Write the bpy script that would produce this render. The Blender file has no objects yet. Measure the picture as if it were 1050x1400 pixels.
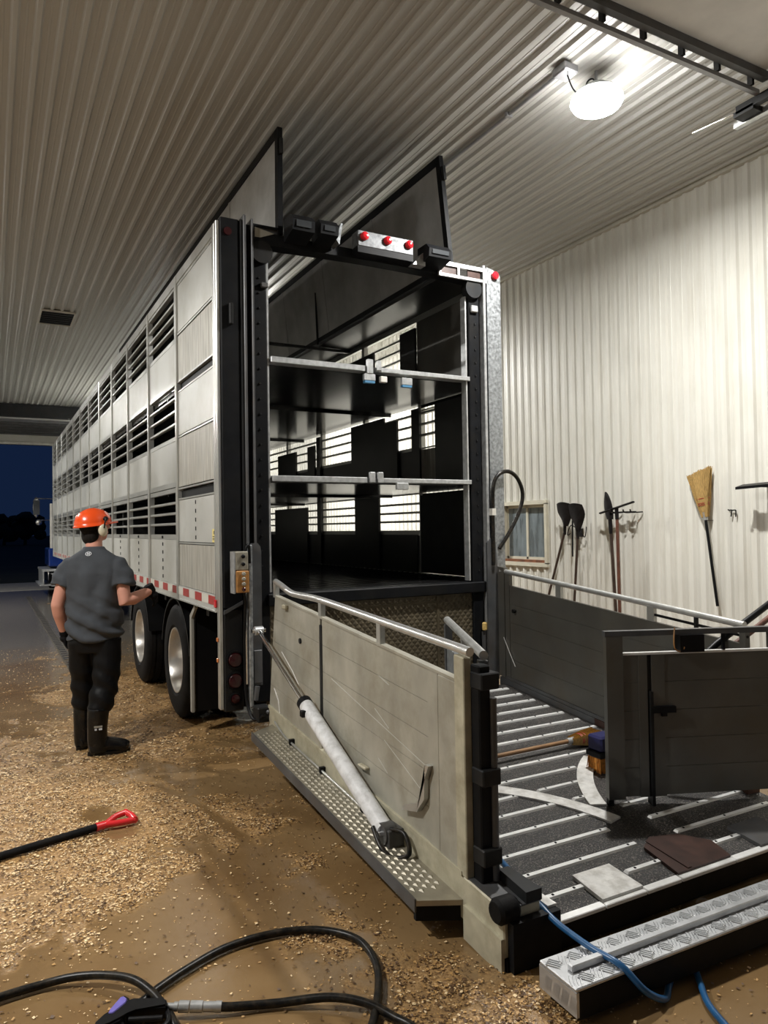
import bpy, bmesh, math, random
import numpy as np
from mathutils import Vector, Matrix, Euler

random.seed(7)
rng = np.random.default_rng(11)
SC = bpy.context.scene
COL = SC.collection
V = Vector

# ------------------------------------------------------------------ camera
cam_d = bpy.data.cameras.new('camera')
cam = bpy.data.objects.new('camera', cam_d)
COL.objects.link(cam)
cam_d.sensor_fit = 'HORIZONTAL'
cam_d.sensor_width = 36.0
cam_d.lens = 36.0 * 999.98 / 1050.0
cam_d.clip_start = 0.05
cam_d.clip_end = 800
_yaw, _pitch, _roll = 0.495675, 0.021517, -0.015360
_f = V((math.sin(_yaw) * math.cos(_pitch), math.cos(_yaw) * math.cos(_pitch), math.sin(_pitch)))
_r = V((math.cos(_yaw), -math.sin(_yaw), 0))
_u = _r.cross(_f)
_r2 = math.cos(_roll) * _r + math.sin(_roll) * _u
_u2 = -math.sin(_roll) * _r + math.cos(_roll) * _u
_m = Matrix((_r2, _u2, -_f)).transposed().to_4x4()
_m.translation = V((-1.4852, -5.3189, 1.7450))
cam.matrix_world = _m
SC.camera = cam

# ------------------------------------------------------------------ world: clear night sky, a little light left
world = bpy.data.worlds.new('night_sky')
SC.world = world
world.use_nodes = True
wn = world.node_tree.nodes
wl = world.node_tree.links
wn.clear()
w_out = wn.new('ShaderNodeOutputWorld')
w_bg = wn.new('ShaderNodeBackground')
w_tc = wn.new('ShaderNodeTexCoord')
w_sep = wn.new('ShaderNodeSeparateXYZ')
w_ramp = wn.new('ShaderNodeValToRGB')
w_ramp.color_ramp.elements[0].position = 0.0
w_ramp.color_ramp.elements[0].color = (0.0055, 0.0125, 0.036, 1)
w_ramp.color_ramp.elements[1].position = 0.35
w_ramp.color_ramp.elements[1].color = (0.0050, 0.0115, 0.038, 1)
wl.new(w_tc.outputs['Generated'], w_sep.inputs[0])
wl.new(w_sep.outputs['Z'], w_ramp.inputs[0])
wl.new(w_ramp.outputs[0], w_bg.inputs['Color'])
w_bg.inputs['Strength'].default_value = 1.0
wl.new(w_bg.outputs[0], w_out.inputs[0])

SC.view_settings.view_transform = 'Standard'
SC.view_settings.look = 'None'
SC.view_settings.gamma = 1.0
SC.view_settings.use_curve_mapping = False
SC.view_settings.exposure = 0.0

LAMP_POWER = 230.0
LAMP_COLOR = (1.0, 0.985, 0.95)

# ------------------------------------------------------------------ materials
MATS = {}


def mat(name, col, rough=0.5, metal=0.0, var=0.12, scale=6.0, stretch=(1, 1, 1), bump=0.0, bscale=60.0,
        dirt=None, dirt_amt=0.0, dscale=2.5, rvar=0.0, spec=0.5, emit=None, alpha_trans=0.0, coat=0.0, dstretch=None):
    m = bpy.data.materials.new(name)
    m.use_nodes = True
    nt = m.node_tree
    N, L = nt.nodes, nt.links
    b = N['Principled BSDF']
    b.inputs['Roughness'].default_value = rough
    b.inputs['Metallic'].default_value = metal
    b.inputs['Specular IOR Level'].default_value = spec
    b.inputs['Coat Weight'].default_value = coat
    if alpha_trans:
        b.inputs['Transmission Weight'].default_value = alpha_trans
    geo = N.new('ShaderNodeNewGeometry')
    mp = N.new('ShaderNodeMapping')
    mp.inputs['Scale'].default_value = stretch
    L.new(geo.outputs['Position'], mp.inputs['Vector'])
    nz = N.new('ShaderNodeTexNoise')
    nz.inputs['Scale'].default_value = scale
    nz.inputs['Detail'].default_value = 6
    L.new(mp.outputs[0], nz.inputs['Vector'])
    rp = N.new('ShaderNodeValToRGB')
    lo = [max(0, c * (1 - var)) for c in col]
    hi = [min(1, c * (1 + var)) for c in col]
    rp.color_ramp.elements[0].position = 0.3
    rp.color_ramp.elements[1].position = 0.7
    rp.color_ramp.elements[0].color = (*lo, 1)
    rp.color_ramp.elements[1].color = (*hi, 1)
    L.new(nz.outputs['Fac'], rp.inputs[0])
    out = rp.outputs[0]
    if dirt is not None:
        dmp = N.new('ShaderNodeMapping')
        dmp.inputs['Scale'].default_value = dstretch or (1, 1, 1)
        L.new(geo.outputs['Position'], dmp.inputs['Vector'])
        dn = N.new('ShaderNodeTexNoise')
        dn.inputs['Scale'].default_value = dscale
        dn.inputs['Detail'].default_value = 8
        dn.inputs['Roughness'].default_value = 0.65
        L.new(dmp.outputs[0], dn.inputs['Vector'])
        dr = N.new('ShaderNodeValToRGB')
        dr.color_ramp.elements[0].position = 0.45
        dr.color_ramp.elements[0].color = (0, 0, 0, 1)
        dr.color_ramp.elements[1].position = 0.72
        dr.color_ramp.elements[1].color = (dirt_amt,) * 3 + (1,)
        L.new(dn.outputs['Fac'], dr.inputs[0])
        mx = N.new('ShaderNodeMix')
        mx.data_type = 'RGBA'
        L.new(dr.outputs[0], mx.inputs[0])
        L.new(out, mx.inputs[6])
        mx.inputs[7].default_value = (*dirt, 1)
        out = mx.outputs[2]
        if metal > 0:
            mm = N.new('ShaderNodeMath')
            mm.operation = 'MULTIPLY_ADD'
            L.new(dr.outputs[0], mm.inputs[0])
            mm.inputs[1].default_value = -metal * 0.8
            mm.inputs[2].default_value = metal
            L.new(mm.outputs[0], b.inputs['Metallic'])
    L.new(out, b.inputs['Base Color'])
    if rvar:
        rm = N.new('ShaderNodeMapRange')
        rm.inputs[3].default_value = max(0.02, rough - rvar)
        rm.inputs[4].default_value = min(1, rough + rvar)
        rm.inputs[1].default_value = 0.3
        rm.inputs[2].default_value = 0.7
        L.new(nz.outputs['Fac'], rm.inputs[0])
        L.new(rm.outputs[0], b.inputs['Roughness'])
    if bump:
        bn = N.new('ShaderNodeTexNoise')
        bn.inputs['Scale'].default_value = bscale
        bn.inputs['Detail'].default_value = 4
        L.new(geo.outputs['Position'], bn.inputs['Vector'])
        bp = N.new('ShaderNodeBump')
        bp.inputs['Strength'].default_value = bump
        bp.inputs['Distance'].default_value = 0.01
        L.new(bn.outputs['Fac'], bp.inputs['Height'])
        L.new(bp.outputs[0], b.inputs['Normal'])
    if emit:
        b.inputs['Emission Color'].default_value = (*emit[:3], 1)
        b.inputs['Emission Strength'].default_value = emit[3]
    MATS[name] = m
    return m


mat('ceiling_paint', (0.47, 0.465, 0.44), 0.38, var=0.05, scale=1.2, stretch=(1, .2, 1), spec=0.5)
mat('wall_paint', (0.74, 0.73, 0.67), 0.42, var=0.05, scale=1.5, dirt=(0.45, 0.40, 0.29), dirt_amt=0.25, dscale=2.2, dstretch=(1, 3, .5))
mat('trim_paint', (0.55, 0.53, 0.46), 0.45)
mat('concrete_out', (0.40, 0.38, 0.34), 0.7, var=.15, bump=.3)
mat('night_ground', (0.035, 0.04, 0.02), 0.95, var=.4, scale=.4)
mat('leaf_dark', (0.03, 0.045, 0.02), 0.8, var=.4)
mat('bark', (0.05, 0.04, 0.03), 0.9)
mat('aluminium', (0.55, 0.555, 0.53), 0.34, 0.8, var=0.06, scale=3, rvar=.06, dirt=(0.28, 0.265, 0.21), dirt_amt=0.35, dscale=1.4)
mat('alu_panel', (0.56, 0.565, 0.535), 0.42, 0.35, var=0.06, scale=1.6, rvar=.08, dirt=(0.33, 0.32, 0.255), dirt_amt=0.6, dscale=1.3)
mat('alu_streak', (0.44, 0.43, 0.385), 0.5, 0.3, var=0.30, scale=9, stretch=(2, 4, .35), dirt=(0.22, 0.185, 0.13), dirt_amt=.7, dscale=5, dstretch=(1, 4, .3))
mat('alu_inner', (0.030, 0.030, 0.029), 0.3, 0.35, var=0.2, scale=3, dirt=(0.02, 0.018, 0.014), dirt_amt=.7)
mat('flap_alu', (0.42, 0.415, 0.40), 0.5, 0.2, var=0.15, scale=4, dirt=(0.24, 0.22, 0.19), dirt_amt=.6, dscale=2.5)
mat('lightbar_grey', (0.13, 0.135, 0.14), 0.5, 0.5, var=0.45, scale=30)
mat('far_door', (0.36, 0.355, 0.34), 0.45, var=.06)
mat('alu_gate', (0.40, 0.385, 0.325), 0.46, 0.3, var=0.2, scale=5, stretch=(1, 1, .6), dirt=(0.22, 0.195, 0.135), dirt_amt=.75, dscale=3.5, bump=.06, bscale=25)
mat('alu_gate_shaded', (0.115, 0.112, 0.10), 0.40, 0.45, var=0.15, scale=4, dirt=(0.085, 0.066, 0.042), dirt_amt=.6, dscale=2.5)  # darker copy of alu_gate, shade of faces turned from the lamps put into colour
mat('galvanised', (0.30, 0.315, 0.325), 0.45, 0.7, var=0.38, scale=38, rvar=.1)
mat('galv_bright', (0.50, 0.51, 0.51), 0.38, 0.65, var=0.2, scale=25)
mat('pipe', (0.62, 0.62, 0.60), 0.33, 0.75, var=0.14, scale=14)
mat('black_steel', (0.0055, 0.0060, 0.0072), 0.5, 0.0, var=0.4, scale=8, dirt=(0.016, 0.0145, 0.012), dirt_amt=.5, dscale=6, spec=.14)
mat('dark_steel', (0.014, 0.0148, 0.0158), 0.5, 0.1, var=0.3, scale=7, dirt=(0.026, 0.021, 0.014), dirt_amt=.5, dscale=5, spec=.2)
mat('grey_steel', (0.085, 0.088, 0.092), 0.42, 0.3, var=0.22, scale=8, dirt=(0.075, 0.055, 0.036), dirt_amt=.5, dscale=6)
mat('rust_reflection_brown', (0.045, 0.020, 0.014), 0.4, 0.1, var=0.4, scale=12)
mat('chrome', (0.8, 0.8, 0.8), 0.12, 1.0, var=0.03)
mat('rubber', (0.0055, 0.0055, 0.006), 0.7, var=0.25, scale=14, bump=.15, bscale=80, dirt=(0.020, 0.016, 0.011), dirt_amt=.35, dscale=7, spec=.12)
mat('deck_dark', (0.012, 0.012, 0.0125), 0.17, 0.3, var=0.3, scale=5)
mat('rim_alu', (0.66, 0.64, 0.60), 0.3, 0.85, var=0.1, scale=6, dirt=(.3, .26, .2), dirt_amt=.5, dscale=6)
mat('checker_dirty', (0.14, 0.115, 0.075), 0.36, 0.55, var=0.25, scale=7)
mat('checker_step', (0.36, 0.33, 0.26), 0.36, 0.55, var=0.2, scale=9)
mat('checker_alu', (0.55, 0.56, 0.57), 0.38, 0.7, var=0.14, scale=12)
mat('beige_paint', (0.46, 0.43, 0.32), 0.5, 0.15, var=0.16, scale=10, dirt=(0.2, 0.16, 0.09), dirt_amt=.6, dscale=7)
mat('white_paint', (0.72, 0.73, 0.74), 0.38, 0.0, var=0.08, scale=12, dirt=(0.25, 0.24, 0.22), dirt_amt=.6, dscale=16)
mat('white_strip', (0.72, 0.71, 0.68), 0.45, 0.1, var=0.12, scale=20, dirt=(0.25, 0.22, 0.17), dirt_amt=.6, dscale=14)
mat('slat_alu', (0.84, 0.84, 0.82), 0.35, 0.3, var=0.08, scale=20)
mat('red_lens', (0.62, 0.015, 0.025), 0.14, 0.0, var=.05, coat=.5)
mat('red_lens_dark', (0.030, 0.003, 0.005), 0.25, 0.0, var=.1, coat=.25)
mat('orange_lens', (0.55, 0.18, 0.05), 0.25)
mat('lamp_glass', (0.05, 0.055, 0.06), 0.12, 0.0, coat=.6)
mat('tape_red', (0.36, 0.035, 0.03), 0.42, var=.1)
mat('tape_white', (0.62, 0.60, 0.54), 0.42, var=.08)
mat('sticker_yellow', (0.72, 0.60, 0.22), 0.5, var=.05)
mat('ink', (0.02, 0.02, 0.02), 0.7, var=0)
mat('box_grey', (0.27, 0.25, 0.20), 0.5, .2, var=.2, scale=20)
mat('box_orange', (0.36, 0.17, 0.045), 0.5, var=.3, scale=25)
mat('orange_plastic', (0.85, 0.085, 0.012), 0.25, var=.04, scale=5, coat=.3)
mat('hair', (0.010, 0.008, 0.0065), 0.8, var=.4, scale=60, stretch=(1, 1, .3), bump=.5, bscale=120, spec=.2)
mat('skin', (0.62, 0.30, 0.22), 0.5, var=.08, scale=8, spec=.35)
mat('shirt_grey', (0.046, 0.052, 0.061), 0.85, var=.12, scale=10, bump=.08, bscale=140)
mat('trousers_black', (0.0035, 0.0037, 0.0044), 0.55, var=.3, scale=10, bump=.1, bscale=60, spec=.2)
mat('boot_rubber', (0.004, 0.0045, 0.005), 0.25, var=.3, scale=12, dirt=(0.03, 0.021, 0.012), dirt_amt=.35, dscale=14, spec=.3)
mat('glove', (0.005, 0.005, 0.006), 0.8, var=.3, scale=30, spec=.15)
mat('muff_cream', (0.62, 0.58, 0.44), 0.4, var=.08)
mat('black_plastic', (0.005, 0.005, 0.0055), 0.4, var=.2, spec=.2)
mat('purple_plastic', (0.17, 0.14, 0.46), 0.35, var=.08)
mat('red_plastic', (0.62, 0.02, 0.025), 0.28, var=.06, scale=20, coat=.3)
mat('hose_black', (0.005, 0.005, 0.005), 0.35, var=.3, scale=30, dirt=(.14, .10, .055), dirt_amt=.25, dscale=40, spec=.25)
mat('hose_blue', (0.015, 0.085, 0.21), 0.32, var=.15, scale=25)
mat('hose_blue_far', (0.02, 0.04, 0.12), 0.4)
mat('straw', (0.40, 0.255, 0.085), 0.85, var=.45, scale=40, stretch=(6, 6, .6))
mat('straw_light', (0.58, 0.40, 0.13), 0.75, var=.2, scale=60)
mat('straw_orange', (0.5, 0.2, 0.03), 0.8, var=.4, scale=50)
mat('wood', (0.27, 0.15, 0.07), 0.5, var=.2, scale=18, stretch=(1, .2, 1))
mat('wood_dark', (0.055, 0.032, 0.022), 0.6, var=.35, scale=15)
mat('wood_red', (0.14, 0.055, 0.035), 0.55, var=.3, scale=15)
mat('tool_iron', (0.012, 0.010, 0.010), 0.6, .1, var=.5, scale=14, spec=.2)
mat('blue_dark', (0.012, 0.013, 0.07), 0.45)
mat('window_frame', (0.62, 0.59, 0.48), 0.45, var=.08)
mat('window_glass', (0.15, 0.18, 0.195), 0.3, 0.0, var=.4, scale=5, stretch=(1, 3, .6), rvar=.08, coat=.15)
mat('rotten_wood', (0.20, 0.07, 0.025), 0.75, var=.5, scale=12)
mat('conduit', (0.30, 0.30, 0.31), 0.4, .5)
mat('vent_dark', (0.03, 0.03, 0.036), 0.6)
mat('door_panel', (0.74, 0.735, 0.72), 0.45, var=.06)
mat('truck_blue', (0.008, 0.03, 0.17), 0.25, var=.1, coat=.5)
mat('led_lens', (1, 1, 1), 0.4, emit=(1.0, 0.985, 0.95, 60.0), var=0)
mat('lamp_body', (0.55, 0.56, 0.57), 0.4, .6)
mat('mud_board', (0.34, 0.33, 0.29), 0.5, .3)
mat('ear_foam', (0.03, 0.03, 0.03), 0.8)
mat('blue_band', (0.05, 0.18, 0.32), 0.5)
mat('emblem_white', (0.6, 0.62, 0.64), 0.6, var=0)
mat('label_beige', (0.30, 0.28, 0.23), 0.6)
mat('grit_rubber', (0.022, 0.022, 0.024), 0.55, var=.3)
mat('drain_metal', (0.13, 0.115, 0.09), 0.35, .4, var=.4, scale=15)

# ------------------------------------------------------------------ mesh helpers
WLOC = {}


def newbm():
    return bmesh.new()


def box(bm, x0, x1, y0, y1, z0, z1, bev=0.0, M=None):
    vs = [bm.verts.new(c) for c in ((x0, y0, z0), (x1, y0, z0), (x1, y1, z0), (x0, y1, z0),
                                    (x0, y0, z1), (x1, y0, z1), (x1, y1, z1), (x0, y1, z1))]
    fs = [bm.faces.new([vs[i] for i in f]) for f in
          ((3, 2, 1, 0), (4, 5, 6, 7), (0, 1, 5, 4), (1, 2, 6, 5), (2, 3, 7, 6), (3, 0, 4, 7))]
    if bev > 0:
        es = {e for f in fs for e in f.edges}
        r = bmesh.ops.bevel(bm, geom=list(es), offset=bev, segments=1, affect='EDGES', profile=.5)
        vs = list({v for f in r['faces'] for v in f.verts} | {v for v in vs if v.is_valid})
    if M is not None:
        for v in vs:
            v.co = M @ v.co
    return vs


def prism(bm, poly, a, b):
    """closed polygon (list of 3D points) swept from offset vector a to b"""
    a, b = V(a), V(b)
    n = len(poly)
    v0 = [bm.verts.new(V(p) + a) for p in poly]
    v1 = [bm.verts.new(V(p) + b) for p in poly]
    bm.faces.new(v0[::-1])
    bm.faces.new(v1)
    for i in range(n):
        j = (i + 1) % n
        bm.faces.new((v0[i], v0[j], v1[j], v1[i]))
    return v0 + v1


def frame_of(d, hint=V((0, 0, 1))):
    d = d.normalized()
    h = V(hint)
    if abs(d.dot(h.normalized())) > 0.97:
        h = V((1, 0, 0)) if abs(d.x) < .9 else V((0, 1, 0))
    x = h.cross(d).normalized()
    y = d.cross(x)
    return x, y


def tube(bm, pts, r, n=10, cap=True, hint=(0, 0, 1), rb=None):
    """swept tube; r: number or list; rb: second radius list (ellipse, along the hint side)"""
    pts = [V(p) for p in pts]
    m = len(pts)
    rs = r if isinstance(r, (list, tuple)) else [r] * m
    rbs = rb if rb is not None else rs
    rbs = rbs if isinstance(rbs, (list, tuple)) else [rbs] * m
    rings = []
    px = None
    for i, p in enumerate(pts):
        d = (pts[min(i + 1, m - 1)] - pts[max(i - 1, 0)])
        if d.length < 1e-9:
            d = V((0, 0, 1))
        d.normalize()
        if px is None:
            x, y = frame_of(d, hint)
        else:
            x = px - d * px.dot(d)
            if x.length < 1e-6:
                x, y = frame_of(d, hint)
            x.normalize()
            y = d.cross(x)
        px = x
        rings.append([bm.verts.new(p + x * math.cos(t) * rs[i] + y * math.sin(t) * rbs[i])
                      for t in (2 * math.pi * k / n for k in range(n))])
    for a, b in zip(rings, rings[1:]):
        for k in range(n):
            j = (k + 1) % n
            bm.faces.new((a[k], a[j], b[j], b[k]))
    if cap:
        bm.faces.new(rings[0][::-1])
        bm.faces.new(rings[-1])
    return rings


def smooth_pts(pts, k=6):
    pts = [V(p) for p in pts]
    out = []
    n = len(pts)
    for i in range(n - 1):
        p0, p1, p2, p3 = pts[max(i - 1, 0)], pts[i], pts[i + 1], pts[min(i + 2, n - 1)]
        for s in range(k):
            t = s / k
            out.append(0.5 * ((2 * p1) + (p2 - p0) * t + (2 * p0 - 5 * p1 + 4 * p2 - p3) * t * t
                              + (3 * p1 - p0 - 3 * p2 + p3) * t ** 3))
    out.append(pts[-1])
    return out


def lathe(bm, prof, c, axis='X', n=32, close=False, cap0=True):
    """prof: list of (axial, radius) about a point c"""
    c = V(c)
    rings = []
    for a, r in prof:
        ring = []
        for k in range(n):
            t = 2 * math.pi * k / n
            if axis == 'X':
                p = V((a, r * math.cos(t), r * math.sin(t)))
            elif axis == 'Y':
                p = V((r * math.sin(t), a, r * math.cos(t)))
            else:
                p = V((r * math.cos(t), r * math.sin(t), a))
            ring.append(bm.verts.new(c + p))
        rings.append(ring)
    pairs = list(zip(rings, rings[1:]))
    if close:
        pairs.append((rings[-1], rings[0]))
    for a, b in pairs:
        for k in range(n):
            j = (k + 1) % n
            bm.faces.new((a[k], b[k], b[j], a[j]))
    if not close:
        if cap0 and prof[0][1] > 1e-6:
            bm.faces.new(rings[0])
        if prof[-1][1] > 1e-6:
            bm.faces.new(rings[-1][::-1])
    return rings


def ellipsoid(bm, c, r, rot=None, seg=20, rings=12):
    r0 = bmesh.ops.create_uvsphere(bm, u_segments=seg, v_segments=rings, radius=1.0)
    M = Matrix.Diagonal((*r, 1))
    if rot is not None:
        M = rot.to_4x4() @ M
    M = Matrix.Translation(V(c)) @ M
    for v in r0['verts']:
        v.co = M @ v.co


def finish(bm, smooth=False):
    bmesh.ops.recalc_face_normals(bm, faces=bm.faces)
    me = bpy.data.meshes.new('m')
    bm.to_mesh(me)
    bm.free()
    if smooth:
        me.polygons.foreach_set('use_smooth', [True] * len(me.polygons))
    return me


def auto_smooth(me, ang=0.7):
    me.polygons.foreach_set('use_smooth', [True] * len(me.polygons))
    try:
        me.set_sharp_from_angle(angle=ang)
    except Exception:
        pass


def place(name, me, material, parent=None, at=None):
    """link mesh data given in world coordinates, with the origin moved to its middle"""
    if at is None:
        n = len(me.vertices)
        co = np.empty(n * 3)
        me.vertices.foreach_get('co', co)
        co = co.reshape(-1, 3)
        lo, hi = co.min(0), co.max(0)
        org = V(((lo[0] + hi[0]) / 2, (lo[1] + hi[1]) / 2, lo[2] if parent is None else (lo[2] + hi[2]) / 2))
        me.vertices.foreach_set('co', (co - np.array(org)).ravel())
        me.update()
    else:
        org = V(at)
    o = bpy.data.objects.new(name, me)
    me.name = name
    if material is not None and not me.materials:
        me.materials.append(MATS[material] if isinstance(material, str) else material)
    COL.objects.link(o)
    if parent is not None:
        o.parent = parent
        o.location = org - WLOC[parent]
    else:
        o.location = org
    WLOC[o] = org
    return o


def obj(name, bm, material, parent=None, smooth=None):
    me = finish(bm)
    if smooth is not None:
        auto_smooth(me, smooth)
    return place(name, me, material, parent)


def again(src, delta, parent):
    """another object sharing the mesh of src, moved by delta"""
    o = bpy.data.objects.new(src.name.split('.')[0], src.data)
    COL.objects.link(o)
    org = WLOC[src] + V(delta)
    o.parent = parent
    o.location = org - (WLOC[parent] if parent is not None else V((0, 0, 0)))
    WLOC[o] = org
    return o


def tag(o, label=None, cat=None, group=None, kind=None):
    if label:
        o['label'] = label
    if cat:
        o['category'] = cat
    if group:
        o['group'] = group
    if kind:
        o['kind'] = kind
    return o


def thing(name, loc, label=None, cat=None, group=None, kind=None):
    o = bpy.data.objects.new(name, None)
    o.empty_display_size = 0.1
    COL.objects.link(o)
    o.location = loc
    WLOC[o] = V(loc)
    return tag(o, label, cat, group, kind)


def bx(name, m, parent, *b, bev=0.0):
    bm = newbm()
    box(bm, *b, bev=bev)
    return obj(name, bm, m, parent)


def tb(name, m, parent, pts, r, n=10, **k):
    bm = newbm()
    tube(bm, pts, r, n, **k)
    return obj(name, bm, m, parent, smooth=0.8)


# numpy value noise
def _hash(ix, iy, seed):
    h = (ix.astype(np.int64) * 374761393 + iy.astype(np.int64) * 668265263 + seed * 974634777) & 0xffffffff
    h = ((h ^ (h >> 13)) * 1274126177) & 0xffffffff
    return ((h ^ (h >> 16)) & 0xffff) / 65535.0


def vnoise(x, y, seed=0):
    ix, iy = np.floor(x), np.floor(y)
    fx, fy = x - ix, y - iy
    fx = fx * fx * (3 - 2 * fx)
    fy = fy * fy * (3 - 2 * fy)
    a = _hash(ix, iy, seed)
    b = _hash(ix + 1, iy, seed)
    c = _hash(ix, iy + 1, seed)
    d = _hash(ix + 1, iy + 1, seed)
    return (a * (1 - fx) + b * fx) * (1 - fy) + (c * (1 - fx) + d * fx) * fy


def fbm(x, y, oct=5, seed=0, gain=.5):
    s = np.zeros_like(x)
    a, t = 1.0, 0.0
    for o in range(oct):
        s += a * vnoise(x * 2 ** o + 17.3 * o, y * 2 ** o - 9.1 * o, seed + o)
        t += a
        a *= gain
    return s / t

# ------------------------------------------------------------------ the building
XW, ZC = 4.80, 5.17
XL, Y0, Y1 = -8.04, -7.0, 19.6
PITCH = 0.14
SH = 0.84


def rib_profile(a0, a1, depth=0.024):
    """points (a, d) across a ribbed sheet between a0 and a1; d is how far the rib stands out"""
    out = [(a0, None)]
    k = math.floor(a0 / PITCH) - 1
    while k * PITCH < a1 + PITCH:
        c = k * PITCH
        for da, d in ((-.030, 0), (-.014, depth), (.014, depth), (.030, 0), (.062, 0), (.066, .003), (.074, .003), (.078, 0)):
            if a0 < c + da < a1:
                out.append((c + da, d))
        k += 1
    out.append((a1, None))

    def dd(a):
        f = (a / PITCH) - round(a / PITCH)
        f = abs(f) * PITCH
        return depth if f <= .014 else (0 if f >= .030 else depth * (.030 - f) / .016)
    return [(a, dd(a) if d is None else d) for a, d in out]


def sheet_wall(bm, y0, y1, z0, z1, x=XW, sgn=-1):
    pr = rib_profile(y0, y1)
    a = [bm.verts.new((x + sgn * d, y, z0)) for y, d in pr]
    b = [bm.verts.new((x + sgn * d, y, z1)) for y, d in pr]
    for i in range(len(pr) - 1):
        bm.faces.new((a[i], a[i + 1], b[i + 1], b[i]))


# ceiling: long ribbed sheets running the length of the bay
ceil = thing('ceiling', (0, 6, ZC), kind='structure')
bm = newbm()
pr = rib_profile(0.0, SH)
va = [bm.verts.new((XL + x, Y0, ZC - d)) for x, d in pr]
vb = [bm.verts.new((XL + x, Y1, ZC - d)) for x, d in pr]
for i in range(len(pr) - 1):
    bm.faces.new((va[i], va[i + 1], vb[i + 1], vb[i]))
s0 = obj('sheet', bm, 'ceiling_paint', ceil)
ncs = int(math.ceil((XW - XL) / SH))
for i in range(1, ncs):
    again(s0, (SH * i, 0, 0), ceil)
bm = newbm()
box(bm, XL - .3, XW + .3, Y0 - .3, Y1 + .3, ZC + .03, ZC + .12)
obj('backing', bm, 'trim_paint', ceil)

# right wall, with the window opening
WY0, WY1, WZ0, WZ1 = 1.92, 2.80, 1.25, 2.03
wallr = thing('wall_right', (XW, 6, 0), kind='structure')
nws = int(round((Y1 - Y0) / SH))
first = None
for i in range(nws + 1):
    a0, a1 = Y0 + i * SH, min(Y0 + (i + 1) * SH, Y1)
    if a1 - a0 < .05:
        continue
    if a1 <= WY0 or a0 >= WY1:
        if first is None or a1 - a0 < SH - .01:
            bm = newbm()
            sheet_wall(bm, a0, a1, 0, ZC)
            o = obj('sheet', bm, 'wall_paint', wallr)
            first = first or (o, a0)
        else:
            again(first[0], (0, a0 - first[1], 0), wallr)
    else:
        bm = newbm()
        c0, c1 = max(a0, WY0), min(a1, WY1)
        if c0 > a0:
            sheet_wall(bm, a0, c0, 0, ZC)
        if c1 < a1:
            sheet_wall(bm, c1, a1, 0, ZC)
        sheet_wall(bm, c0, c1, 0, WZ0)
        sheet_wall(bm, c0, c1, WZ1, ZC)
        obj('sheet', bm, 'wall_paint', wallr)
bm = newbm()
box(bm, XW + .10, XW + .2, Y0, Y1, 0, ZC)
obj('backing', bm, 'trim_paint', wallr)
tr = bx('trim_1', 'trim_paint', None, XW - .055, XW - .004, Y0, Y1, ZC - .055, ZC - .004)
tag(tr, kind='structure')
# left wall (out of the picture, closes the bay)
walll = thing('wall_left', (XL, 6, 0), kind='structure')
bm = newbm()
sheet_wall(bm, Y0, Y1, 0, ZC, XL, 1)
obj('sheet', bm, 'wall_paint', walll)
bm = newbm()
box(bm, XL - .2, XL - .1, Y0, Y1, 0, ZC)
obj('backing', bm, 'trim_paint', walll)


def end_wall(name, y, dx0, dx1, dz, sgn):
    w = thing(name, (0, y, 0), kind='structure')
    for a, b, c, d in ((XL, dx0, 0, ZC), (dx1, XW, 0, ZC), (dx0, dx1, dz, ZC)):
        bm = newbm()
        box(bm, a, b, y, y + sgn * .12, c, d)
        obj('sheet', bm, 'wall_paint', w)
    for a, b, c, d in ((dx0 - .1, dx0, 0, dz), (dx1, dx1 + .1, 0, dz), (dx0 - .1, dx1 + .1, dz, dz + .1)):
        bm = newbm()
        box(bm, a, b, y - sgn * .03, y + sgn * .15, c, d)
        obj('jamb', bm, 'trim_paint', w)


end_wall('wall_front', Y1, -3.2, 3.7, 4.46, 1)
end_wall('wall_rear', Y0, -3.2, 3.55, 4.6, -1)


def overhead_door(name, x0, x1, y0, y1, z, n, near):
    d = thing(name, ((x0 + x1) / 2, (y0 + y1) / 2, z), kind='structure')
    w = (y1 - y0) / n
    for i in range(n):
        bm = newbm()
        box(bm, x0, x1, y0 + i * w + .006, y0 + (i + 1) * w - .006, z, z + .045, bev=.006)
        obj('panel', bm, 'far_door', d)
        if i < n - 1:
            for x in np.linspace(x0 + .3, x1 - .3, 5):
                bm = newbm()
                box(bm, x - .03, x + .03, y0 + (i + 1) * w - .06, y0 + (i + 1) * w + .06, z - .012, z - .001)
                obj('hinge', bm, 'conduit', d)
        bm = newbm()
        box(bm, x0, x1, y0 + i * w + .05, y0 + i * w + .13, z - .07, z - .001)
        obj('strut', bm, 'grey_steel', d)
    return d


d1 = overhead_door('door_1', -3.1, 3.6, 16.15, 19.45, 4.76, 6, False)
for x in (-3.15, 3.65):
    bm = newbm()
    box(bm, x - .03, x + .03, 14.8, 19.45, 4.70, 4.76)
    obj('track', bm, 'conduit', d1)
gap_sh = bx('gap_shade_strip', 'dark_steel', None, XL + .05, XW - .06, 16.02, 16.10, 4.80, ZC - .03)  # dark strip painting the shade between the ceiling and the raised door
tag(gap_sh, kind='structure')
d2 = thing('door_2', (0, -4.5, 4.92), kind='structure')
for i in range(8):
    bm = newbm()
    box(bm, -3.1, 3.40, -2.08 - .61 * (i + 1) + .006, -2.08 - .61 * i - .006, 4.96, 5.005, bev=.006)
    obj('panel', bm, 'door_panel', d2)
bm = newbm()
box(bm, -3.1, 3.42, -2.045, -2.01, 4.835, 4.865)
obj('strut', bm, 'conduit', d2)
bm = newbm()
box(bm, -3.1, 3.42, -2.12, -2.07, 4.90, 4.955)
obj('strut', bm, 'grey_steel', d2)
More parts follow.
